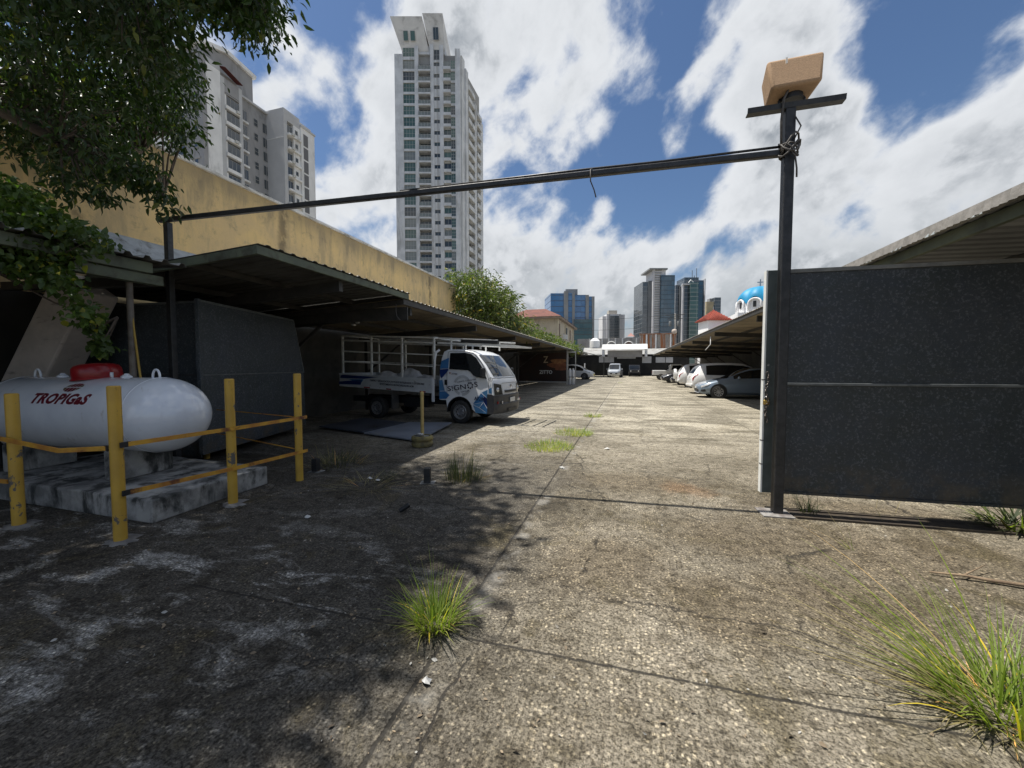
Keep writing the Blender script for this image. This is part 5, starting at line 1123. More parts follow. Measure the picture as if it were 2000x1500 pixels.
# ------------------------------------------------------------------ buildings beyond
def frame_window(w_, h, nx, nz, glass, frame, fr=.06, d=.06, zs=()):
    """one window: glass pane with its frame bars, standing on z=0, facing -y"""
    m = MB(); m.box(-w_/2, w_/2, -.02, 0, 0, h, 0)
    for k in range(nx+1): x = -w_/2+w_*k/nx; m.box(x-fr/2, x+fr/2, -d, -.021, 0, h, 1)
    for k in range(nz+1): z = h*k/nz; m.box(-w_/2, w_/2, -d+.004, -.022, z-fr/2, z+fr/2, 1)
    return m.mesh('window', [glass, frame])
def put(me, name, parent, loc, rz):
    o = bpy.data.objects.new(name, me); col.objects.link(o); o.parent = parent; o.location = loc; o.rotation_euler = (0, 0, rz); return o
def tall_tower():
    A, B, C = np.array([-61.59, 96.56]), np.array([-44.58, 101.59]), np.array([-44.96, 120.26])
    W = np.linalg.norm(B-A); rz = math.atan2(B[1]-A[1], B[0]-A[0]); c, s = math.cos(rz), math.sin(rz)
    def loc(p): d = p-A; return (d[0]*c+d[1]*s, -d[0]*s+d[1]*c)
    t = thing('residential_tower', 'very tall pale grey apartment tower with a flared white crown and stacked balconies', 'tower', (A[0], A[1], 0), rz)
    Cx, Cy = loc(C); wallm = pmat('tower_concrete', (.66, .68, .70), (.52, .54, .56), .35, .85, grime=(.30, .30, .29), gscale=.30, glo=.50, ghi=.74, gstretch=(1.6, 1.6, .22))
    dk = pmat('recess_concrete', (.34, .34, .33), (.27, .27, .265), .5, .9)
    H = 86.9; sk = Cx-W      # footprint is a leaning parallelogram
    core = MB(); core.prism([(.3, 1.3), (W-1.2, 1.3), (W-1.2+sk, Cy), (sk, Cy)], 0, H-.4, 'z'); core.build('wall', dk, t)
    w = MB(); D = 1.29
    for x0, x1, top in ((0, 2.25, 86.0), (5.4, 6.4, 88.0), (9.7, 10.6, 88.5), (12.2, 13.2, 88.3), (16.4, W, 87.4)): w.box(x0, x1, 0, D, 0, top)
    # the pier wraps round the corner, then piers along the right side
    ex = Vector((Cx-W, Cy, 0)); L = ex.length; e = ex.normalized(); nrm = Vector((e.y, -e.x, 0))
    def side_box(m, a, b, d0, d1, z0, z1, mi=None):
        P = [Vector((W, 0, 0))+e*a-nrm*d0, Vector((W, 0, 0))+e*b-nrm*d0, Vector((W, 0, 0))+e*b-nrm*d1, Vector((W, 0, 0))+e*a-nrm*d1]
        m.prism([(p.x, p.y) for p in P], z0, z1, 'z', mi)
    side_box(w, 1.31, 3.4, 0, 1.15, 0, 86.6); side_box(w, 3.4, 5.2, -.35, 1.15, 0, 84.6); side_box(w, 10.6, 12.4, -.25, 1.15, 0, 80.0); side_box(w, 16.4, L, 0, 1.15, 0, 78.0)
    w.build('pier', wallm, t)
    P_ = 3.02; nf = 23
    def strip(name, x0, x1, y0, z0, z1):
        m = MB(); 
        for a_, b_ in zip(z0, z1): m.box(x0, x1, y0, 1.28, a_, b_)
        return m.mesh(name, wallm)
    m1 = strip('spandrel', 2.25, 5.4, .16, [-.62], [0]); m2 = strip('spandrel', 15.2, 16.4, .16, [-.62], [0]); m3 = strip('wall_panel', 10.6, 12.2, .22, [-.62], [.75]); m3b = strip('wall_panel', 10.6, 12.2, .22, [1.75], [2.4]); m4 = strip('ledge_wall', 13.2, 15.2, .75, [-.7], [.9])
    for k in range(nf):
        z = 82.2-P_*k
        for me_ in (m1, m2, m3, m3b, m4): put(me_, me_.name.split('.')[0], t, (0, 0, z), 0)
    MB().box(2.25, 5.4, .16, 1.28, 84.6, 85.4).build('spandrel', wallm, t)
    gA = [glassmat('tower_glass_green', (.05, .10, .085), .08), glassmat('tower_glass_dark', (.03, .04, .045), .06), glassmat('tower_glass_mid', (.045, .07, .068), .07), glassmat('tower_glass_curtain', (.17, .19, .18), .12), glassmat('tower_glass_pale_green', (.085, .145, .125), .09)]
    fr = pmat('window_frame_grey', (.40, .41, .40), None, 3, .5)
    rng = random.Random(11)
    big = [frame_window(3.15, 2.4, 4, 2, g, fr) for g in gA]; sml = [frame_window(1.6, 1.0, 2, 1, g, fr) for g in gA]; tall = [frame_window(1.2, 2.4, 2, 3, g, fr) for g in gA]; led = [frame_window(2.0, 1.4, 2, 1, g, fr) for g in gA]
    bal = MB(); bal.box(-1.65, 1.65, -.2, 1.25, -.45, 0, 0); bal.box(-1.65, 1.65, -.16, -.12, .08, .95, 1); bal.box(-1.65, 1.65, -.2, -.08, .95, 1.02, 2)
    for k in range(5): bal.box(-1.65+.825*k-.03, -1.65+.825*k+.03, -.19, -.10, 0, .95, 2)
    bme = bal.mesh('balcony', [wallm, pmat('balcony_glass', (.20, .23, .23), (.14, .16, .16), .8, .15), fr])
    dr = frame_window(3.0, 2.2, 3, 1, gA[1], fr); acm = MB().box(-.4, .4, -.35, .05, 0, .6).mesh('air_conditioner', pmat('ac_white', (.6, .6, .58), None, 3, .6))
    ledge = MB(); ledge.box(-1.0, 1.0, -.35, .7, -.35, -.15, 0); ledge.box(-.95, .95, -.33, -.27, -.15, .42, 0); lme = ledge.mesh('service_ledge', [wallm])
    for k in range(nf):
        z = 82.2-P_*k
        put(rng.choice(big), 'window', t, (3.825, .42, z), 0); put(rng.choice(tall), 'window', t, (15.8, .42, z), 0)
        put(sml[rng.choice((1, 1, 2))], 'window', t, (11.4, .40, z+.76), 0); put(rng.choice(led), 'window', t, (14.2, .74, z+.95), 0)
        if rng.random() < .6: put(acm, 'air_conditioner', t, (13.75+.9*rng.random(), .25, z-.14), 0)
        put(bme, 'balcony', t, (8.05, 0, z-.3), 0); put(dr, 'balcony_door', t, (8.05, 1.28, z-.28), 0); put(lme, 'service_ledge', t, (14.2, .05, z), 0)
    put(big[0], 'window', t, (3.825, .42, 85.45), 0)
    # side balconies: slab with solid parapet
    for k in range(nf):
        z = 80.6-P_*k
        for a, b in ((5.3, 10.5), (12.5, 16.3)):
            m = MB(); side_box(m, a, b, -.5, 1.1, z-.25, z); side_box(m, a, b, -.5, -.38, z, z+.95)
            if z < 78 or a < 9: m.build('side_balcony', wallm, t)
    # flared crown
    def frustum(b, tp, z0, z1, name, th=.35):
        m = MB(); (x0, x1, y0, y1), (X0, X1, Y0, Y1) = b, tp
        lo = [(x0, y0, z0), (x1, y0, z0), (x1, y1, z0), (x0, y1, z0)]; hi = [(X0, Y0, z1), (X1, Y0, z1), (X1, Y1, z1), (X0, Y1, z1)]
        m.add(lo+hi, [(0, 1, 5, 4), (1, 2, 6, 5), (2, 3, 7, 6), (3, 0, 4, 7), (4, 5, 6, 7), (3, 2, 1, 0)]); return m.build(name, pmat('crown_white', (.68, .68, .67), (.57, .57, .565), .3, .85, grime=(.36, .36, .35), gscale=.35), t)
    frustum((1.9, 9.2, .6, 8), (-.6, 7.9, -1.6, 10), 87.2, 94.4, 'crown'); frustum((9.6, 13.6, .6, 12), (8.0, 13.4, -1.6, 14.5), 87.2, 95.2, 'crown')
    MB().box(1.9, 13.6, .7, 12, H-.5, 88.6).build('crown_base', wallm, t)
    for x in (3.3, 5.2): put(frame_window(1.2, 2.2, 1, 1, gA[0], fr), 'window', t, (x, -.25, 89.2), 0).rotation_euler = (R(14), 0, 0)
    put(frame_window(1.4, 2.8, 2, 1, gA[1], fr), 'window', t, (11.4, -.30, 89.4), 0).rotation_euler = (R(14), 0, 0)
    put(frame_window(1.6, 3.0, 2, 2, gA[1], fr), 'window', t, (11.4, .55, 84.6), 0)
tall_tower()
def grey_apartments():
    X1 = -75.96; wl = pmat('apartment_white', (.82, .82, .81), (.72, .72, .71), .3, .9, grime=(.44, .44, .43), gscale=.4, gstretch=(1, 1, .3)); gr = pmat('apartment_grey', (.33, .33, .335), (.29, .29, .295), .3, .9, grime=(.2, .2, .2), gscale=.4, gstretch=(1, 1, .3))
    lg = pmat('apartment_pale_grey', (.52, .525, .53), (.47, .475, .48), .3, .9)
    fr = pmat('window_frame_grey', (.40, .41, .40)); g = glassmat('apartment_glass', (.05, .06, .07), .06)
    t = thing('apartment_block', 'grey and white apartment block half hidden by the tree, with a pitched white cornice', 'apartment block', (X1, 55.55, 0))
    ya = onX(430, 150, X1)[1]-55.55; yb = onX(470, 195, X1)[1]-55.55+.3; yc = yb+6.6
    MB().box(-26, -.8, .8, yb, 0, 58.8).build('wall', gr, t)
    MB().box(-9, 0, 0, .8, 0, 59.1).build('front_wall', gr, t); MB().box(-.8, 0, .801, ya, 0, 58.2).build('side_wall', wl, t); MB().box(-.8, -.05, .3, ya, 58.2, 59.3).build('parapet', lg, t)
    MB().box(-26, -9, -.0, .8, 0, 59.0).build('front_wall', wl, t)
    n = 13; P_ = 3.0
    bay = MB()
    for y0, y1 in ((ya+.001, ya+.75), (yb-.7, yb)): bay.box(-.8, .05, y0, y1, 0, 57.6)
    bay.build('pier', lg, t); MB().box(-.8, .02, ya+.75, yb-.7, 55.0, 57.6).build('bay_head', gr, t)
    wme = frame_window(yb-ya-1.9, 1.75, 3, 1, g, fr); ac = MB(); ac.box(-.35, .35, -.4, 0, 0, .5); ame = ac.mesh('air_conditioner', [pmat('ac_white', (.6, .6, .58), None, 3, .6)])
    ym = (ya+yb)/2
    for k in range(n):
        z = 52.6-P_*k; m = MB(); m.box(-.8, .35, ya+.75, yb-.7, z-.75, z-.1, 0); m.box(-.5, -.02, ya+.76, ya+1.1, z-.1, z+2.0, 0); m.build('window_box', wl, t)
        put(wme, 'window', t, (-.05, ym+.15, z), R(90))
        m = MB(); m.box(-.8, .12, ya+.75, yb-.7, z+2.02, z+2.22); m.build('floor_band', gr, t)
    for k in (0, 2): put(ame, 'air_conditioner', t, (.36, ym+.9-.5*k/2, 52.0-P_*k), R(90))
    # recessed back wing
    MB().box(-12, -1.2, yb+.001, yc+6, 0, 56.9).build('back_wing', gr, t); MB().box(-12, -.7, yb, yc+6, 56.902, 57.3).build('wing_cornice', lg, t)
    w2 = frame_window(.9, 1.5, 1, 2, g, fr); w3 = frame_window(1.3, 2.0, 2, 1, g, fr)
    for k in range(n):
        z = 52.9-P_*k; put(w3, 'window', t, (-1.18, yb+1.3, z-.3), R(90)); put(w2, 'window', t, (-1.18, yb+4.0, z), R(90)); put(w3, 'window', t, (-1.18, yb+6.3, z-.3), R(90)); 
        m = MB(); m.box(-1.2, -.5, yb+6.9, yb+7.8, z+.3, z+.8); m.build('ac_ledge', wl, t)
        m = MB(); m.box(-1.2, -.85, yb+.5, yb+2.1, z-.8, z-.4); m.build('window_sill', wl, t)
    wf = frame_window(2.4, 1.6, 2, 1, g, fr); wf2 = frame_window(.9, .8, 1, 1, g, fr)
    for k in range(12):
        z = 53.6-P_*k; put(wf, 'window', t, (-6.0, -.01, z), 0); put(wf2, 'window', t, (-1.9, -.01, z+.9), 0); m = MB(); m.box(-8.8, -.9, -.12, -.002, z+1.75, z+2.05); m.build('floor_band', gr, t)
    # top storey with pitched cornice
    MB().prism([(1.5, 57.3), (11.8, 57.3), (11.8, 63.0), (6.0, 63.6), (1.5, 62.5)], -22, -1.6, 'x').build('top_storey', gr, t)
    for (a, b) in (((1.0, 62.3), (6.0, 64.0)), ((6.0, 64.0), (12.3, 63.2))): MB().bar((-1.5, a[0], a[1]), (-1.5, b[0], b[1]), .9, .75).build('cornice', wl, t)
    MB().box(-22, -1.0, .9, 1.6, 62.2, 63.0).build('cornice', wl, t)
    m = MB(); m.add([(-.7, ya+.3, 59.6), (-.7, yb-.5, 58.5), (.9, yb-.5, 57.9), (.9, ya+.3, 59.0)], [(0, 1, 2, 3)]); m.poly3([(-.7, ya+.3, 59.66), (.9, ya+.3, 59.06), (.9, yb-.5, 57.96), (-.7, yb-.5, 58.56)], .08); m.build('tiled_canopy', pmat('dark_red_tile', (.13, .03, .025), (.09, .025, .02), 3, .8), t)
    # second block
    B = np.array([-72.37, 70.12]); t = thing('apartment_block', 'plain grey apartment block with small balconies, between the white cornice and the tall tower', 'apartment block', (B[0], B[1], 0))
    y1 = onX(585, 238, B[0])[1]-B[1]; y2 = onX(612, 275, B[0])[1]-B[1]
    MB().box(-9, -.9, .4, y2-.05, 0, 57.2).build('wall', lg, t); MB().box(-9, 0, 0, .4, 0, 57.7).build('front_wall', lg, t); MB().box(-.9, 0, .401, .9, 0, 57.7).build('pier', lg, t)
    MB().box(-.9, .0, .9, y1, 55.4, 57.7).build('parapet', lg, t); MB().box(-.9, .3, y1, y2, 0, 56.0).build('stair_tower', wl, t); MB().box(-5, .5, y1-.1, y2+.15, 56.002, 56.4).build('stair_cornice', lg, t); MB().box(-4, -.4, y1+.2, y2-.3, 56.4, 57.4).build('stair_house', lg, t)
    MB().bar((-9, -.02, 51.5), (0, -.02, 51.5), .05, .12).build('string_course', wl, t)
    dkp = pmat('louvre_grey', (.17, .17, .175), (.14, .14, .145), 2, .8, stretch=(1, 1, 12))
    w4 = frame_window(1.5, 1.6, 2, 1, g, fr); w5 = frame_window(.7, .9, 1, 1, g, fr)
    for k in range(12):
        z = 53.2-P_*k; m = MB(); m.box(-.9, .55, .95, y1-.02, z-.75, z-.35); m.box(-.9, .02, 2.6, y1-.02, z-.35, z+2.2); m.build('balcony', wl, t)
        put(w4, 'window', t, (-.40, 1.75, z), R(90)); put(w5, 'window', t, (.03, 3.35, z+.4), R(90))
        m = MB(); m.box(.302, .36, y1+.7, y1+2.0, z-1.0, z+1.6); m.build('louvre', dkp, t)
        if k < 4: put(ame, 'air_conditioner', t, (.56, 1.8, z-.72), R(90))
grey_apartments()
def curtain(name, c1, c2, mull, nx, nz, rough=.04):
    m = bpy.data.materials.new(name); m.use_nodes = True; t = NT(m.node_tree); b = t.n['Principled BSDF']; P = t.coord('Object')
    x, y, z = t.sep(P); h = t.m('ADD', x, y)
    gx = t.m('ABSOLUTE', t.m('SUBTRACT', t.m('FRACT', t.m('MULTIPLY', h, nx)), .5)); gz = t.m('ABSOLUTE', t.m('SUBTRACT', t.m('FRACT', t.m('MULTIPLY', z, nz)), .5))
    k = t.m('MAXIMUM', t.mr(gz, .40, .47), t.m('MULTIPLY', t.mr(gx, .44, .48), .6))
    cell = t.n.new('ShaderNodeTexWhiteNoise'); cell.noise_dimensions = '2D'; t.l.new(t.comb(t.m('FLOOR', t.m('MULTIPLY', h, nx)), t.m('FLOOR', t.m('MULTIPLY', z, nz)), 0), cell.inputs[0])
    f = t.m('ADD', t.m('MULTIPLY', t.noise(P, .05, 4, .6), .75), t.m('MULTIPLY', cell.outputs[0], .25)); c = t.mix(t.mr(f, .3, .65), c1, c2)
    c = t.mix(k, c, mull); t.l.new(c, b.inputs['Base Color']); t.l.new(t.m('ADD', rough, t.m('MULTIPLY', k, .4)), b.inputs['Roughness']); b.inputs['Specular IOR Level'].default_value = .9
    return m
def block(mb, u0, u1, vt, z, depth, v_bot=700, du=0):
    """box whose front spans two sight lines at a distance; its sides run away along the line of sight"""
    a, b = atD(u0, 715, z), atD(u1, 715, z); h = atD(u0, vt, z)[2]; d = np.array([FW[0], FW[1], 0]); d = d/np.linalg.norm(d)*depth; s = np.array([RT[0], RT[1], 0])*du
    q = [(a[0], a[1]), (b[0], b[1]), (b[0]+d[0]+s[0], b[1]+d[1]+s[1]), (a[0]+d[0]+s[0], a[1]+d[1]+s[1])]
    mb.prism(q, 0, h, 'z'); return mb
def base_thing(name, label, cat, u, z):
    p = atD(u, 715, z); t = thing(name, label, cat, (p[0], p[1], 0)); return t, (-p[0], -p[1], 0)
def far_blocks():
    blue = curtain('blue_curtain_glass', (.035, .115, .27), (.055, .17, .37), (.03, .06, .12), .3, .28); teal = curtain('teal_curtain_glass', (.02, .055, .07), (.035, .085, .10), (.02, .03, .035), .3, .28)
    nav = curtain('navy_curtain_glass', (.025, .060, .095), (.04, .095, .145), (.02, .04, .06), .25, .25); slate = curtain('slate_curtain_glass', (.05, .06, .07), (.085, .10, .115), (.15, .16, .17), .25, .25); green = curtain('green_curtain_glass', (.04, .085, .075), (.07, .13, .115), (.24, .27, .26), .12, .25)
    con = pmat('far_grey_concrete', (.27, .28, .29), (.22, .23, .24), .1, .85); pale = pmat('far_pale_concrete', (.52, .52, .54), (.44, .44, .46), .1, .85); white = pmat('far_white', (.62, .62, .63), (.52, .52, .54), .08, .85); dark = pmat('far_dark_slab', (.10, .11, .12), (.14, .15, .16), .1, .5)
    def P(t, off, name, mat, *a, **k):
        m = MB(); block(m, *a, **k); return m.build(name, mat, t, loc=off)
    t, off = base_thing('office_building', 'blue mirrored glass office building with grey vertical bands left of centre', 'office building', 1117, 250)
    P(t, off, 'left_wing', blue, 1075, 1101, 574, 250, 22, du=-2); P(t, off, 'grey_band', con, 1101, 1109, 570, 249, 22); P(t, off, 'glass_bay', blue, 1109, 1117, 574, 249.5, 20); P(t, off, 'grey_band', con, 1117, 1122, 573, 249, 20); P(t, off, 'glass_bay', blue, 1122, 1143, 577, 249.5, 20); P(t, off, 'grey_band', con, 1143, 1149, 577, 249, 20); P(t, off, 'glass_bay', blue, 1149, 1155, 580, 250, 20); P(t, off, 'corner_band', con, 1155, 1160, 580, 249.5, 20); P(t, off, 'roof_house', con, 1104, 1127, 566, 254, 10)
    P(t, off, 'lower_glass', teal, 1121, 1156, 624, 247, 1.5)
    t, off = base_thing('apartment_tower', 'small pale apartment tower with rows of windows beside the blue glass building', 'apartment tower', 1197, 400)
    P(t, off, 'side_wing', white, 1176, 1184, 618, 402, 18); P(t, off, 'middle_wall', white, 1184, 1212, 614, 400, 20); P(t, off, 'side_wing', white, 1212, 1219, 615, 402, 18); P(t, off, 'roof_house', pmat('far_beige', (.42, .39, .34), None, .2, .9), 1188, 1204, 607, 405, 8)
    for u in (1189, 1209): P(t, off, 'pilaster', con, u-.6, u+.6, 614.5, 399, 1)
    p0 = np.array([-off[0], -off[1], 0]); g = glassmat('apartment_glass', (.05, .06, .07)); 
    wme = MB(); wme.box(-.9, .9, -.1, .05, -.7, .7); wme = wme.mesh('window', [g]); 
    for r_ in range(14):
        for u in (1192.5, 1195.8, 1199.5, 1203, 1206):
            qa, qb = atD(u, 715, 399.3), atD(u, 619+r_*3.05, 399.3); q = np.array([qa[0], qa[1], qb[2]]); put(wme, 'window', t, tuple(q-p0), YAW)
    t, off = base_thing('office_tower', 'tall glass tower with a pale ribbed core and a flat roof slab', 'tower', 1285, 350)
    P(t, off, 'left_slab', slate, 1253, 1264, 552, 352, 25); P(t, off, 'left_slab_edge', dark, 1264, 1274, 550, 351, 25); P(t, off, 'core', white, 1274, 1297, 528, 349, 20); P(t, off, 'glass_wing', nav, 1289, 1315, 539, 346, 25); P(t, off, 'core_edge', pale, 1273, 1276, 528, 348, 3)
    m = MB(); block(m, 1266, 1301, 525.5, 347, 24); m.v = [(x, y, max(z, atD(1280, 528.2, 347)[2])) for x, y, z in m.v]; m.build('roof_slab', con, t, loc=off)
    ribs = MB()
    for k in range(38):
        z = 8+k*2.1; a, b = atD(1276, 715, 348.6), atD(1289, 715, 348.6); ribs.bar((a[0], a[1], z), (b[0], b[1], z), .5, .5)
    ribs.build('ribs', con, t, loc=off)
    t, off = base_thing('office_tower', 'stepped green glass skyscraper with an arrow emblem and rooftop masts', 'tower', 1346, 380)
    P(t, off, 'left_slab', slate, 1317, 1325, 558, 384, 20); P(t, off, 'left_slab_edge', dark, 1325, 1331, 561, 382, 20); P(t, off, 'pale_edge', pale, 1330.5, 1333, 556, 379, 3); P(t, off, 'shaft', slate, 1333, 1346, 556, 380, 25); P(t, off, 'green_face', green, 1345, 1361, 553, 377, 20); P(t, off, 'head', slate, 1333.5, 1361, 543.5, 383, 18); P(t, off, 'right_wing', nav, 1360, 1374, 549, 385, 18); P(t, off, 'right_edge', pale, 1373, 1374.6, 546, 383, 3)
    m = MB(); block(m, 1330, 1347, 555, 378, 2); m.v = [(x, y, max(z, atD(1340, 558, 378)[2])) for x, y, z in m.v]; m.build('band', pale, t, loc=off)
    q = [atD(u, v, 376.2)-p_ for (u, v), p_ in zip(((1345, 552), (1349.5, 546.5), (1354, 551.5)), [np.zeros(3)]*3)]; MB().tube([tuple(x) for x in q], .55, 5).build('emblem', pmat('emblem_white', (.75, .75, .75), None, 1, .6), t, loc=off)
    for u, v in ((1352, 528), (1360.5, 524), (1356, 538)): a, b = atD(u, 546, 386), atD(u, v, 386); MB().tube([tuple(a), tuple(b)], .30, 5).build('mast', dark, t, loc=off)
    t, off = base_thing('office_tower', 'far beige crowned glass block right of the green skyscraper', 'tower', 1391, 450)
    P(t, off, 'glass_body', nav, 1376, 1405, 596, 450, 20, du=0); P(t, off, 'beige_crown', pmat('far_ochre', (.40, .34, .22), (.3, .26, .18), .1, .9), 1377, 1391, 590, 448, 10); P(t, off, 'glass_head', slate, 1393, 1405, 582, 449, 15); P(t, off, 'roof_house', con, 1383, 1390, 584, 455, 6)
    t, off = base_thing('house', 'small far house with a pink tiled roof between the pale tower and the glass towers', 'house', 1232, 180)
    P(t, off, 'wall', con, 1222, 1245, 659, 180, 8); a = atD(1232, 650, 182)
    rr = atD(1226, 657, 180); m = MB(); q = [atD(1225, 657, 180), atD(1240, 657, 180), atD(1240, 657, 186), atD(1225, 657, 186)]; m.add([tuple(x) for x in q]+[tuple(a)], [(0, 1, 4), (1, 2, 4), (2, 3, 4), (3, 0, 4), (3, 2, 1, 0)]); m.build('roof', pmat('pink_tile', (.40, .22, .19), None, .5, .9), t, loc=off)
    t, off = base_thing('office_tower', 'thin distant grey block left of the small pale apartment tower', 'tower', 1173, 480)
    P(t, off, 'wall', slate, 1171, 1176, 646, 480, 12); P(t, off, 'roof_house', con, 1172, 1174, 645, 482, 5)
far_blocks()
def tiled_roof(mb, cx, cy, hx, hy, z, rise, over=.5):
    hx += over; hy += over
    mb.add([(cx-hx, cy-hy, z), (cx+hx, cy-hy, z), (cx+hx, cy+hy, z), (cx-hx, cy+hy, z), (cx, cy, z+rise)], [(0, 1, 4), (1, 2, 4), (2, 3, 4), (3, 0, 4), (3, 2, 1, 0)])
def church():
    p = atD(1484, 590, 62); zd = atD(1481, 557, 62)[2]-.25; t = thing('church', 'white church drum with a bright blue scalloped dome behind the gate post', 'church', (p[0], p[1], 0))
    zb = atD(1481, 585, 62)[2]-.25; r_ = 3.0; wh = pmat('church_white', (.80, .80, .80), (.74, .74, .75), .6, .8); bl = pmat('dome_blue', (.012, .25, .46), (.012, .225, .42), .8, .55)
    MB().lathe([(r_, 0), (r_, zb+.1)], 32).build('drum', wh, t, smooth=40)
    MB().box(-3.7, 3.5, -2.6, 5, 0, zb-2.0).build('nave', wh, t)
    n = 64; V = []; Fs = []; K = 12
    for j in range(n):
        a = 2*math.pi*j/n; sc = abs(math.sin(4*a+.4)); ze = zb-.65+1.05*sc
        for i in range(K+1):
            q = math.pi/2*i/K; z = ze+(zd-ze)*math.sin(q); rr = (r_+.12)*math.cos(q)**.95; V.append((rr*math.cos(a), rr*math.sin(a), z))
    Fs = [(j*(K+1)+i, ((j+1) % n)*(K+1)+i, ((j+1) % n)*(K+1)+i+1, j*(K+1)+i+1) for j in range(n) for i in range(K)]
    m = MB(); m.add(V, Fs); m.build('dome', bl, t, smooth=True)
    for j in range(8):
        a = (math.pi/2-.4+math.pi*j)/4; c = (math.cos(a), math.sin(a)); tn = (-c[1], c[0]); pts = []
        for i in range(13):
            b = math.pi*i/12; d = .85*math.cos(b); pts.append((c[0]*(r_+.10)+tn[0]*d, c[1]*(r_+.10)+tn[1]*d, zb-.65+.75*math.sin(b)))
        MB().tube([pts[0][:2]+(zb-2.2,)]+pts+[pts[-1][:2]+(zb-2.2,)], .15, 6).build('arch', wh, t, smooth=True)
        w_ = MB(); w_.obox((c[0]*(r_+.02), c[1]*(r_+.02), zb-.75), (.12, .42, .9), (0, 0, a)); w_.build('window', M_dark, t)
    MB().box(-.07, .07, -.07, .07, zd-.05, zd+1.15).build('cross', pmat('cross_grey', (.28, .32, .36), None, 1, .6), t); MB().box(-.42, .42, -.06, .06, zd+.62, zd+.76).build('cross_arm', pmat('cross_grey', (.28, .32, .36)), t)
church()
def red_roof_tower():
    p = atD(1393, 640, 52); t = thing('bell_tower', 'small white tower with a red tiled pyramid roof above the right carport', 'tower', (p[0], p[1], 0), R(17)); ze = atD(1393, 628, 52)[2]; zp = atD(1389, 606, 52)[2]
    MB().box(-1.35, 1.35, -1.35, 1.35, 0, ze).build('wall', pmat('church_white', (.8, .8, .8)), t)
    m = MB(); tiled_roof(m, 0, 0, 1.35, 1.35, ze+.003, zp-ze, .35); m.build('roof', M_brick, t)
    rb = MB()
    for sx, sy in ((0, -1), (-1, 0)):
        for k in range(-7, 8):
            f = k/7.5; base = Vector((f*1.7, -1.7, ze)) if sy else Vector((-1.7, f*1.7, ze)); ap = Vector((0, 0, zp)); e_ = base.lerp(ap+ (base-Vector((0, -1.7, ze) if sy else (-1.7, 0, ze)))*0, 1-abs(f)*0.98 if abs(f) > .02 else .97)
            tgt = Vector((base.x, base.y*abs(f), ze+(zp-ze)*(1-abs(f)))) if sy else Vector((base.x*abs(f), base.y, ze+(zp-ze)*(1-abs(f))))
            if (tgt-base).length > .1: rb.tube([base+Vector((0, 0, .03)), tgt+Vector((0, 0, .03))], .055, 5)
    rb.build('roof_tiles', M_brick, t, smooth=True)
    for y in (-.55, 0, .55): MB().box(-1.40, -1.352, y-.14, y+.14, ze-2.6, ze-1.7).build('window', M_dark, t)
    MB().bar((0, 0, zp), (0, 0, zp+.45), .06, .06).build('cross', pmat('cross_grey', (.28, .32, .36)), t)
    q = atD(1413, 640, 50); t = thing('tiled_porch', 'small red tiled roof corner right of the white bell tower', 'roof', (q[0], q[1], 0)); z = atD(1413, 634, 50)[2]
    m = MB(); tiled_roof(m, .6, 0, 1.1, 1.1, z-.9, 1.0, .2); m.build('roof', M_brick, t); MB().box(-.5, 1.7, -1.1, 1.1, 0, z-.9).build('wall', pmat('church_white', (.8, .8, .8)), t)
red_roof_tower()
def tiled_house():
    c = atD(1089, 640, 56); X0 = c[0]; Y0 = c[1]; t = thing('house', 'beige two storey house with a low red tiled roof behind the green shrubs', 'house', (X0, Y0, 0)); ze = onX(1089, 622, X0)[2]; yl = onX(1121, 645, X0)[1]-Y0
    wlm = pmat('house_beige', (.47, .41, .31), (.40, .35, .27), .6, .9, grime=(.25, .22, .18), gscale=.9, gstretch=(1, 1, .4)); MB().box(-7, 0, 0, yl, 0, ze).build('wall', wlm, t)
    MB().box(-7.6, .55, -.7, yl+.6, ze+.002, ze+.28).build('eave', pmat('eave_brown', (.28, .22, .17), (.2, .16, .13), 1, .9), t)
    m = MB(); m.add([(-7.8, -.8, ze+.285), (.6, -.8, ze+.285), (.6, yl+.7, ze+.285), (-7.8, yl+.7, ze+.285), (-5.2, 2.2, ze+1.75), (-2.2, 2.2, ze+1.75), (-2.2, yl-3, ze+1.75), (-5.2, yl-3, ze+1.75)], [(0, 1, 5, 4), (1, 2, 6, 5), (2, 3, 7, 6), (3, 0, 4, 7), (4, 5, 6, 7), (3, 2, 1, 0)]); m.build('roof', pmat('faded_roof_tile', (.17, .058, .040), (.11, .040, .030), 2, .8, bump=.3), t)
    g = glassmat('apartment_glass', (.05, .06, .07)); br = pmat('shutter_brown', (.14, .09, .055), None, 1, .7)
    for i, y in enumerate((.9, yl*.45, yl*.68)): MB().box(.002, .06, y, y+1.0, ze-2.5, ze-.6).build('window', br if i != 1 else g, t)
    MB().box(.0, .55, yl*.28, yl*.28+1.2, ze-2.6, ze-1.9).build('air_conditioner', P_white, t)
    for y in (0, yl*.38, yl*.9): MB().box(.0, .12, y, y+.35, 0, ze-.003).build('pilaster', pmat('house_cream', (.55, .49, .36), None, 1, .9), t)
tiled_house()
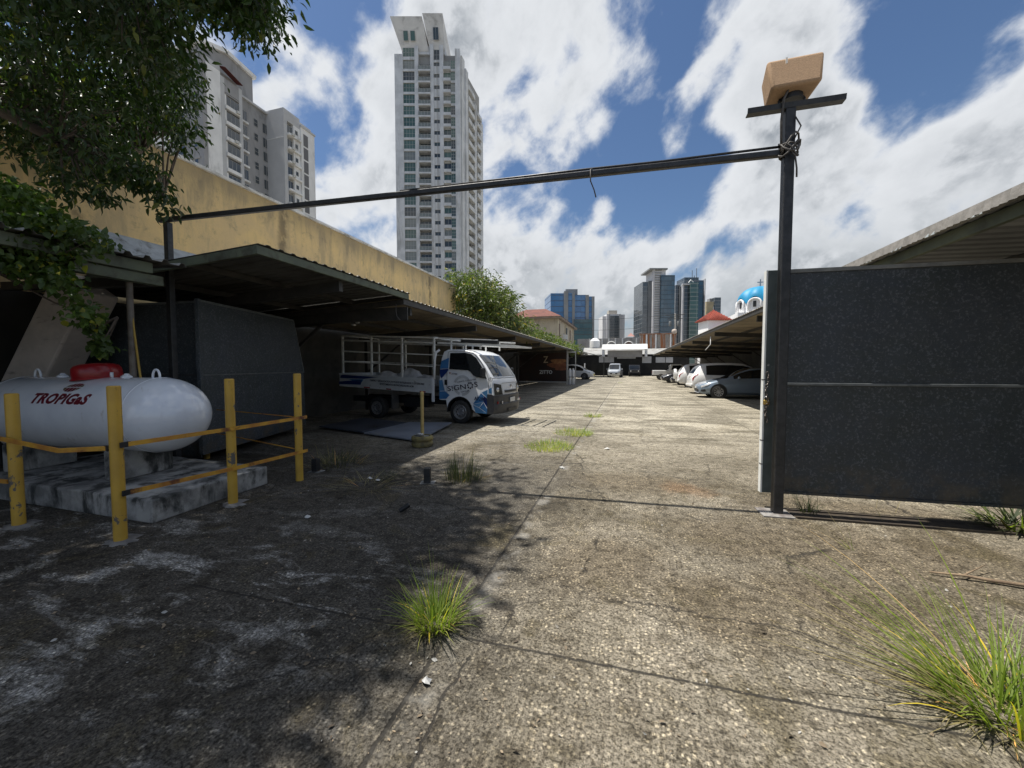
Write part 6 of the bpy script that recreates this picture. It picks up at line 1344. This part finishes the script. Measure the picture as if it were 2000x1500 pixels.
# ------------------------------------------------------------------ plants
L_tree = leafmat('tree_leaf', (.022, .042, .013), (.045, .078, .020), (.034, .052, .020), .28, .38)
L_vine = leafmat('creeper_leaf', (.040, .075, .015), (.095, .15, .025), (.05, .08, .018), .30)
L_bush = leafmat('shrub_leaf', (.065, .085, .028), (.125, .145, .048), (.05, .07, .028), .32)
M_bark = pmat('bark', (.12, .095, .075), (.07, .055, .045), 8, .9, bump=.6, bscale=20)
def cluster_leaves(cl, per, size, rng, spread=.32, down=.75, ratio=.36):
    P = []; D = []; L = []
    for c in cl:
        n = per; q = rng.normal(size=(n, 3))*np.array([1, 1, .62])*spread*.6
        P.append(np.array(c)+q); d = rng.normal(size=(n, 3))*.65+q*1.6; d[:, 2] -= down; D.append(d); L.append(size*(.65+.7*rng.random(n)))
    P, D, L = np.concatenate(P), np.concatenate(D), np.concatenate(L); return leaves(P, D, L, L*ratio, rng)
def big_tree():
    rng = np.random.default_rng(5)
    poly = [(-60, -60), (490, -60), (500, 5), (488, 40), (466, 28), (436, -15), (398, -12), (366, 30), (335, 72), (345, 140), (352, 205), (344, 248), (325, 255), (305, 232), (258, 232), (226, 280), (224, 315), (200, 315), (175, 342), (140, 338), (95, 316), (60, 302), (-60, 308)]
    ell = [((-6.6, 4.0, 6.2), (3.4, 3.0, 2.2)), ((-5.2, 3.2, 6.4), (2.0, 2.4, 1.5)), ((-4.6, 2.0, 7.2), (2.3, 2.2, 1.6)), ((-6.5, .8, 7.0), (3.0, 2.4, 2.2)), ((-8.0, 4.8, 5.2), (2.4, 1.9, 1.5)), ((-4.3, 4.0, 5.9), (.9, .7, .7)), ((-7.2, 4.6, 4.3), (1.7, .9, .8)), ((-3.6, 1.4, 6.6), (1.3, 1.4, .9))]
    vis, hid = [], []
    high = [((-6.3, 3.2, 10.2), (1.9, 3.0, 1.8)), ((-7.6, 2.6, 10.6), (2.6, 3.2, 2.2)), ((-5.6, 1.6, 9.4), (1.0, 1.8, 1.2))]
    while len(vis) < 420 or len(hid) < 330:
        e = ell[rng.integers(len(ell))] if len(vis) < 420 else high[rng.integers(len(high))]; p = np.array(e[0])+(rng.random(3)*2-1)*np.array(e[1])
        if sum(((p[i]-e[0][i])/e[1][i])**2 for i in range(3)) > 1: continue
        zc = (p-C0)@FW; seen = False
        if zc > .2:
            u, v, dz = proj(p); seen = u > -20-900/dz and v > -20-900/dz and u < 2020
        if seen:
            if len(vis) < 420 and in_poly(u, v, poly): vis.append(p)
        else:
            if len(hid) < 330 and p[2] > 7.6 and -5.4 < p[0]+.36*p[2] < -1.45-.12*abs(p[1]-3) and .2 < p[1] < 5.4: hid.append(p)
    # sprays that end the hanging and reaching boughs
    tips = [(555, 40, 5.6), (540, 75, 5.6), (520, 55, 5.5), (490, 20, 5.6), (330, 400, 5.5), (312, 380, 5.4), (290, 362, 5.4), (268, 345, 5.3), (245, 345, 5.2), (225, 330, 5.2), (190, 370, 5.0), (165, 365, 5.0), (130, 360, 5.0), (382, 270, 6.4), (375, 240, 6.4), (388, 200, 6.4), (385, 160, 6.5), (355, 275, 6.2), (110, 340, 5), (205, 320, 5.2), (300, 330, 5.5), (280, 310, 5.5)]
    tp = [atD(u if u < 350 else 350+(u-350)*.86, v, d) for u, v, d in tips for k in range(2)]; tp = [p+rng.normal(size=3)*.07 for p in tp]
    t = thing('shade_tree', 'large dark green tree hanging over the yellow wall and the left of the entrance', 'tree', (-8.2, -1.2, 0)); off = np.array([-8.2, -1.2, 0])
    V1, F1 = cluster_leaves([p-off for p in vis], 56, .100, rng, .30); V2, F2 = cluster_leaves([p-off for p in tp], 28, .11, rng, .17, .9); V3, F3 = cluster_leaves([p-off for p in hid], 55, .20, rng, .55)
    np_mesh('crown', np.concatenate([V1, V2, V3]), np.concatenate([F1, F2+len(V1), F3+len(V1)+len(V2)]), L_tree, t)
    tr = MB(); tr.tube([(0, 0, -.1), (.15, .2, 1.5), (.1, .7, 3.2), (.5, 1.2, 4.6)], [.34, .27, .23, .19], 12); tr.build('trunk', M_bark, t, smooth=True)
    br = MB(); hubs = []
    for e in ell+high:
        c = Vector(e[0])-Vector(off); s = Vector((.5, 1.2, 4.6)); mid = s.lerp(c, .5)+Vector((0, 0, .35)); br.tube([s, mid, c], [.12, .08, .04], 8); hubs += [mid, c, s.lerp(mid, .5), mid.lerp(c, .5)]
    for p in list(vis)+tp:
        q = Vector(p-off); h = min(hubs, key=lambda w: (w-q).length); m_ = h.lerp(q, .55)+Vector((0, 0, .12)); br.tube([h, m_, q], [.018, .011, .004], 5, cap=False)
    br.build('limbs', M_bark, t, smooth=True)
big_tree()
def sampled_plant(name, label, cat, poly, d0, d1, n, per, size, mat, seed, base, spread, down=.5, ratio=.4, group=None, hi=None):
    rng = np.random.default_rng(seed); us = [p[0] for p in poly]; vs = [p[1] for p in poly]; cl = []
    while len(cl) < n:
        u, v = rng.uniform(min(us), max(us)), rng.uniform(min(vs), max(vs))
        if in_poly(u, v, poly): cl.append(atD(u, v, rng.uniform(d0, d1)))
    off = np.array(base); t = thing(name, label, cat, tuple(base), 0, group)
    V, Fc = cluster_leaves([p-off for p in cl], per, size, rng, spread, down, ratio); np_mesh('foliage', V, Fc, mat, t)
    br = MB(); ctr = np.mean(cl, axis=0)-off; root = Vector((0, 0, 0)); c = Vector(ctr)
    for k, p in enumerate(cl):
        if k % 3: continue
        q = Vector(p-off); m_ = root.lerp(q, .6)+Vector(rng.normal(size=3)*spread*.3); br.tube([root, m_, q], [size*.18, size*.10, size*.03], 5, cap=False)
    br.build('stems', M_bark, t, smooth=True); return t
sampled_plant('creeper', 'leafy creeper spilling over the near left shelter roof above the leaning buttress', 'creeper', [(-15, 345), (60, 372), (110, 420), (160, 452), (205, 474), (214, 490), (160, 502), (120, 512), (132, 545), (152, 585), (176, 615), (182, 640), (164, 624), (138, 592), (108, 555), (66, 536), (30, 536), (-15, 526)], 3.9, 4.7, 215, 24, .068, L_vine, 21, (-6.9, 2.7, 2.6), .12, .55, .72)
sampled_plant('creeper', 'thin strand of creeper hanging down beside the red dome cover', 'creeper', [(176, 625), (196, 640), (206, 672), (202, 702), (190, 700), (186, 668)], 4.35, 4.5, 14, 9, .08, L_vine, 22, (-5.5, 3.0, 2.1), .06, .6, .75)
sampled_plant('bushy_tree', 'feathery green tree rising behind the end of the yellow wall', 'tree', [(880, 556), (892, 540), (905, 556), (918, 528), (928, 545), (945, 560), (955, 528), (962, 565), (978, 572), (998, 584), (985, 602), (1012, 622), (1038, 648), (990, 642), (940, 630), (905, 612), (890, 590)], 21.5, 27, 250, 46, .28, L_bush, 31, (-9.9, 23, 0), .62, .45, .24)
sampled_plant('roof_shrub', 'low green shrubs leaning over the far edge of the long left carport', 'shrub', [(1040, 648), (1070, 658), (1100, 670), (1128, 682), (1126, 687), (1090, 680), (1050, 666)], 34, 46, 110, 34, .34, L_bush, 33, (-10.2, 40, 2.9), .5, .3, .3)
M_grass = leafmat('fresh_grass', (.13, .19, .025), (.24, .30, .05), (.32, .31, .08), .35, .5)
M_dry = leafmat('dry_grass', (.21, .17, .075), (.34, .29, .14), (.10, .085, .045), .2, .7)
M_weed = leafmat('dark_weed', (.035, .050, .018), (.065, .085, .03), (.06, .055, .03), .25, .6)
def blades(n, h, spread, lean, width, rng, base_r, upright=.55, curl=.6):
    V = []; Fc = []; S = 6
    for k in range(n):
        a = rng.uniform(0, 6.283); r_ = base_r*math.sqrt(rng.random()); b = np.array([math.cos(a)*r_, math.sin(a)*r_, 0]); L = h*rng.uniform(.35, 1.1); a2 = a+rng.normal()*.6
        out = np.array([math.cos(a2), math.sin(a2), 0])*spread*rng.uniform(.2, 1.1)+np.array([lean[0], lean[1], 0]); d = out+np.array([0, 0, upright*rng.uniform(.6, 1.5)]); d /= np.linalg.norm(d)
        side = np.cross(d, [0, 0, 1]); side = side/(np.linalg.norm(side)+1e-6); side = side*math.cos(1.0*rng.normal()*.4); p = b.copy(); w_ = width*rng.uniform(.6, 1.3); i0 = len(V); cu = curl*rng.uniform(.2, 1.4)
        for s in range(S+1):
            f = s/S; ww = w_*(1-f**1.6)*.5*(.6+.4*min(1, f*4))
            V += [p+side*ww, p-side*ww]; d = d+np.array([out[0]*.12, out[1]*.12, -cu*.22*f]); d /= np.linalg.norm(d); p = p+d*L/S; p[2] = max(p[2], .004)
        Fc += [(i0+2*s, i0+2*s+1, i0+2*s+3, i0+2*s+2) for s in range(S)]
    return np.array(V), np.array(Fc)
def tuft(name, label, cat, u, v, parts, seed, group=None):
    g = G(u, v); rng = np.random.default_rng(seed); t = thing(name, label, cat, (g[0], g[1], 0), 0, group)
    for nm, mat, n, h, sp, lean, w_, br, up, cu in parts:
        V, Fc = blades(n, h, sp, lean, w_, rng, br, up, cu); np_mesh(nm, V, Fc, mat, t)
tuft('grass_tuft', 'bright green grass tuft at the crossing of the slab joints in the foreground', 'grass tuft', 850, 1218, [('green_blades', M_grass, 260, .30, .75, (0, 0), .0085, .12, .70, .75), ('dry_blades', M_dry, 150, .18, .9, (0, 0), .005, .11, .25, .6), ('long_blades', M_grass, 14, .46, .22, (0, 0), .005, .04, 1.0, .25)], 1)
tuft('grass_clump', 'tall yellow green grass clump leaning left in the lower right corner', 'grass clump', 1945, 1392, [('green_blades', M_grass, 175, .48, .80, (-.18, .05), .0105, .17, .75, .75), ('dry_blades', M_dry, 190, .26, .9, (0, 0), .006, .19, .15, .8), ('long_stalks', M_grass, 38, .85, .45, (-.50, .28), .0105, .15, .75, .45), ('dry_stalks', M_dry, 26, 1.0, .55, (-.80, .30), .0075, .13, .55, .35)], 2)
tuft('grass_tuft', 'dark thin grass growing beneath the right gate leaf beside the post', 'grass tuft', 1578, 1000, [('blades', M_weed, 60, .30, .6, (0, 0), .006, .10, .7, .5)], 3)
tuft('weed_clump', 'dark broad leaved weeds at the right edge under the gate leaf', 'weeds', 1975, 1030, [('blades', M_weed, 110, .40, .9, (-.3, 0), .022, .22, .5, .7), ('bright_blades', M_grass, 40, .30, .9, (-.1, 0), .014, .2, .5, .6)], 4)
tuft('dry_weed', 'dark clump of upright dry stems at the edge of the tree shade', 'dry weeds', 905, 938, [('stems', M_weed, 210, .44, .34, (.06, 0), .007, .24, 1.0, .15), ('low_stems', M_dry, 110, .22, .8, (.1, 0), .005, .30, .4, .4), ('tall_stems', M_dry, 9, .62, .25, (.05, 0), .004, .2, 1.0, .1)], 5)
tuft('dry_weed', 'tangle of grey dry grass beside the last yellow bollard', 'dry weeds', 660, 908, [('blades', M_dry, 200, .42, .9, (.1, 0), .006, .40, .35, .6), ('dark_stems', M_weed, 110, .38, .4, (0, 0), .005, .28, .8, .3)], 6)
tuft('dry_weed', 'flat pale dry straw spread on the shaded concrete left of the steel stub', 'dry weeds', 712, 950, [('straw', M_dry, 130, .45, 1.0, (.0, 0), .005, .35, .12, .5)], 7)
tuft('dry_weed', 'small tuft of dry stems between the stub and the flat straw', 'dry weeds', 765, 935, [('stems', M_weed, 45, .25, .6, (0, 0), .005, .18, .6, .4)], 8)
for i, (u, v, n, h, br, lb) in enumerate(((1072, 874, 800, .15, .46, 'low wide grass patch on the sunny slab joint, nearer of the two big patches'), (1120, 847, 620, .15, .44, 'low grass patch on the slab joint just beyond the widest one'), (1158, 814, 200, .18, .26, 'small grass tuft on the slab joint beyond the two low patches'), (1142, 850, 60, .12, .16, 'thin sparse grass at the right end of the second low patch'), (1210, 748, 60, .14, .30, 'faint dry grass spot far along the lane'))):
    tuft('grass_patch', lb, 'grass patch', u, v, [('blades', M_grass, n, h, .7, (0, 0), .008, br, .7, .5), ('dry_blades', M_dry, n//4, h*.7, .9, (0, 0), .007, br, .4, .5)], 20+i, 'grass patches growing in the lane joint')
tuft('grass_stalk', 'lone bent yellow grass stalk in front of the right gate leaf', 'grass stalk', 1660, 1075, [('stalk', M_dry, 5, .42, .3, (-.5, .2), .006, .03, .5, .6), ('seed_blades', M_grass, 6, .2, .5, (-.4, .2), .006, .03, .5, .6)], 30)
tuft('grass_stalk', 'thin dry stalks rising from the dirt under the gate leaf', 'grass stalk', 1700, 1000, [('stalk', M_dry, 9, .28, .5, (-.2, 0), .004, .25, .5, .5)], 31)

def ground_litter():
    rng = np.random.default_rng(77); P = []
    for k in range(900):
        if k < 520: u, v = rng.uniform(-40, 760), rng.uniform(925, 1300)
        else: u, v = rng.uniform(560, 1960), rng.uniform(900, 1480)
        g = G(u, v)
        if -7.6 < g[0] < -4.4 and 2.55 < g[1] < 4.1: continue
        P.append(g+np.array([0, 0, .004+rng.random()*.006]))
    P = np.array(P); n = len(P); D = rng.normal(size=(n, 3)); D[:, 2] = rng.normal(size=n)*.15; L = .010+.026*rng.random(n)**2.6
    V, Fc = leaves(P, D, L, L*.5, rng, .12, .1); V[:, 2] = np.maximum(V[:, 2], .0015)
    m = bpy.data.materials.new('dry_leaf_bits'); m.use_nodes = True; t = NT(m.node_tree); b = t.n['Principled BSDF']; g_ = t.n.new('ShaderNodeNewGeometry'); r = g_.outputs['Random Per Island']
    c = t.mix(t.mr(r, .0, .7), (.06, .045, .03), (.26, .20, .13)); c = t.mix(t.mr(r, .84, .86), c, (.36, .35, .32)); t.l.new(c, b.inputs['Base Color']); b.inputs['Roughness'].default_value = .8
    o = np_mesh('leaf_litter', V, Fc, m); tag(o, 'small dry leaf bits and pale flakes scattered over the concrete', 'leaf litter', kind='stuff')
ground_litter()
